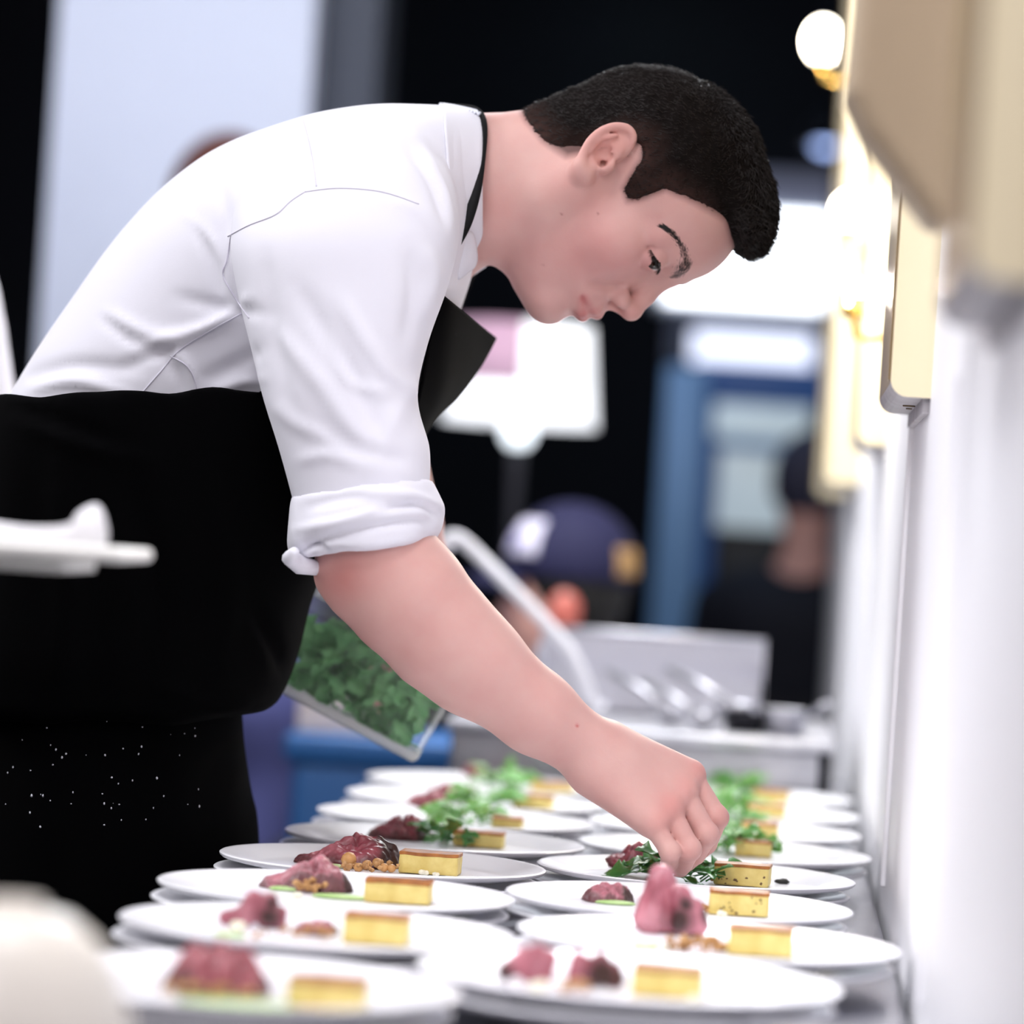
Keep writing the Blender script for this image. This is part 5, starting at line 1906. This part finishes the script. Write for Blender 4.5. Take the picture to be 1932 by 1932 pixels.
for _ in range(70):
    r = cast(random.uniform(5, 380), random.uniform(1230, 1560), apb)
    if r[0] is not None:
        q = random.uniform(.0004, .0010)
        fl.ico(r[0], (q, q, q * random.uniform(.6, 2)), 1, .2)
o = fl.build('flour_specks', STITCH, aprn)
o['kind'] = 'stuff'
aprn['label'] = 'black apron with a folded down waist'

# ---- trousers and shoes
for d_ in (3.39, 3.53):
    v, f = loft([(110, 1300, 350, 1300, d_, .078), (100, 1700, 340, 1700, d_, .072), (90, 2200, 340, 2200, d_, .07), (90, 2600, 340, 2600, d_, .07), (92, 2960, 338, 2960, d_, .068)], 24, 32)
    v = np.array(v)
    v[:, 2] = np.maximum(v[:, 2], .045)
    obj('trouser_leg', v, f, TROUS, chef)
    p = Wp(215, 2600, d_)
    S_ = Field().cap((p.x - .05, p.y, .055), (p.x + .15, p.y - .01, .04), .05, .042, 0)
    V, F = S_.mesh(.01)
    V[:, 2] = np.maximum(V[:, 2], 0)
    obj('shoe', V, F, SHOE, chef)

# ------------------------------------------------------------------ tub of rocket held in the chef's left hand
TUB = clear_plastic('clear_tub_plastic', 'e6f0f0', .045)
TUBR = clear_plastic('frosted_tub_rim', 'f2f6f8', .5, .2)
ang = math.atan2(169, 320)
dT = 3.62
o0 = K(630, 1355.5, dT)
xa = np.array([math.cos(ang), -math.sin(ang), 0]) * 1.0
ya = np.array([math.sin(ang), math.cos(ang), 0])
za = np.array([0, 0, 1.0])
ps = dT / FPX
BW, BH, BD = 180 * ps, 238 * ps, .072


def TB(x, y, z):
    """tub frame: x along the base, y up its side, z away"""
    return c2w(o0 + xa * x + ya * y + za * z)


tub = thing('salad_tub', Vector(TB(0, 0, 0)), 'clear square plastic tub of rocket leaves tilted behind the forearm of the chef', 'tub')


def rounded(hw, hd, r, n=5):
    P = []
    for sx, sz, a0 in ((1, 1, 0), (-1, 1, math.pi / 2), (-1, -1, math.pi), (1, -1, 1.5 * math.pi)):
        for k in range(n + 1):
            a = a0 + math.pi / 2 * k / n
            P.append((sx * (hw - r) + r * math.cos(a), sz * (hd - r) + r * math.sin(a)))
    return P


def tub_wall(levels):
    v, f = [], []
    n = None
    for y, hw, hd, r in levels:
        P = rounded(hw, hd, r)
        n = len(P)
        v += [TB(x, y, z) for x, z in P]
    for i in range(len(levels) - 1):
        f += [(i * n + k, i * n + (k + 1) % n, (i + 1) * n + (k + 1) % n, (i + 1) * n + k) for k in range(n)]
    return v, f, n


v, f, n = tub_wall([(0, BW * .94, BD * .5, .012), (.004, BW * .97, BD * .52, .013), (BH * .8, BW * 1.02, BD * .57, .014)])
f.append(tuple(range(n))[::-1])
o = obj('body', v, f, TUB, tub)
o.modifiers.new('s', 'SOLIDIFY').thickness = .0012
v, f, n = tub_wall([(.0005, BW * .945, BD * .505, .012), (.005, BW * .975, BD * .525, .013), (.010, BW * .978, BD * .526, .013)])
o = obj('base_rim', v, f, TUBR, tub)
o.modifiers.new('s', 'SOLIDIFY').thickness = .0012
v, f, n = tub_wall([(BH * .8, BW * 1.02, BD * .57, .014), (BH * .81, BW * 1.045, BD * .6, .015), (BH * .93, BW * 1.05, BD * .605, .015), (BH * .94, BW * 1.08, BD * .63, .016), (BH * 1.0, BW * 1.08, BD * .63, .016)])
o = obj('ribbed_rim', v, f, TUBR, tub)
o.modifiers.new('s', 'SOLIDIFY').thickness = .0014
mb = MB()
for k in range(16):
    x = -BW * 1.0 + 2 * BW * k / 15
    mb.tube([Vector(TB(x, BH * .82, -BD * .606)), Vector(TB(x, BH * .92, -BD * .611))], .0013, 6)
mb.build('rib', mat('white_rib', 'e4ebee', .4), tub)
mb = MB()
for _ in range(420):
    x, y, z = random.uniform(-BW * .86, BW * .86), BH * random.uniform(.05, .68), random.uniform(-BD * .44, BD * .44)
    y *= .86 + .14 * math.cos(x / BW * 2.2)
    d = Vector((random.uniform(-1, 1), random.uniform(-1, 1), random.uniform(-1, 1)))
    b = Vector(TB(x, y, z))
    L_ = random.uniform(.018, .032)
    m2 = MB()
    leaf_shape(m2, b, d, (random.uniform(-1, 1), -1, random.uniform(-1, 1)), L_, L_ * random.uniform(.55, .85), random.uniform(.1, .5))
    P = (w2c(np.array([tuple(q) for q in m2.v])) - o0)
    ok = (np.abs(P @ xa) < BW * .93).all() and (P @ ya > .003).all() and (np.abs(P @ za) < BD * .49).all()
    if ok:
        mb.add(m2.v, m2.f)
o = mb.build('rocket_leaves', mat('rocket_in_tub', '8fd08c', .45, var=(40, .3), var_col='3f8a4c'), None, tuple(TB(0, BH * .1, 0)))
tag(o, 'green rocket leaves packed inside the clear tub', 'rocket leaves', None, 'stuff')
bpy.context.view_layer.update()
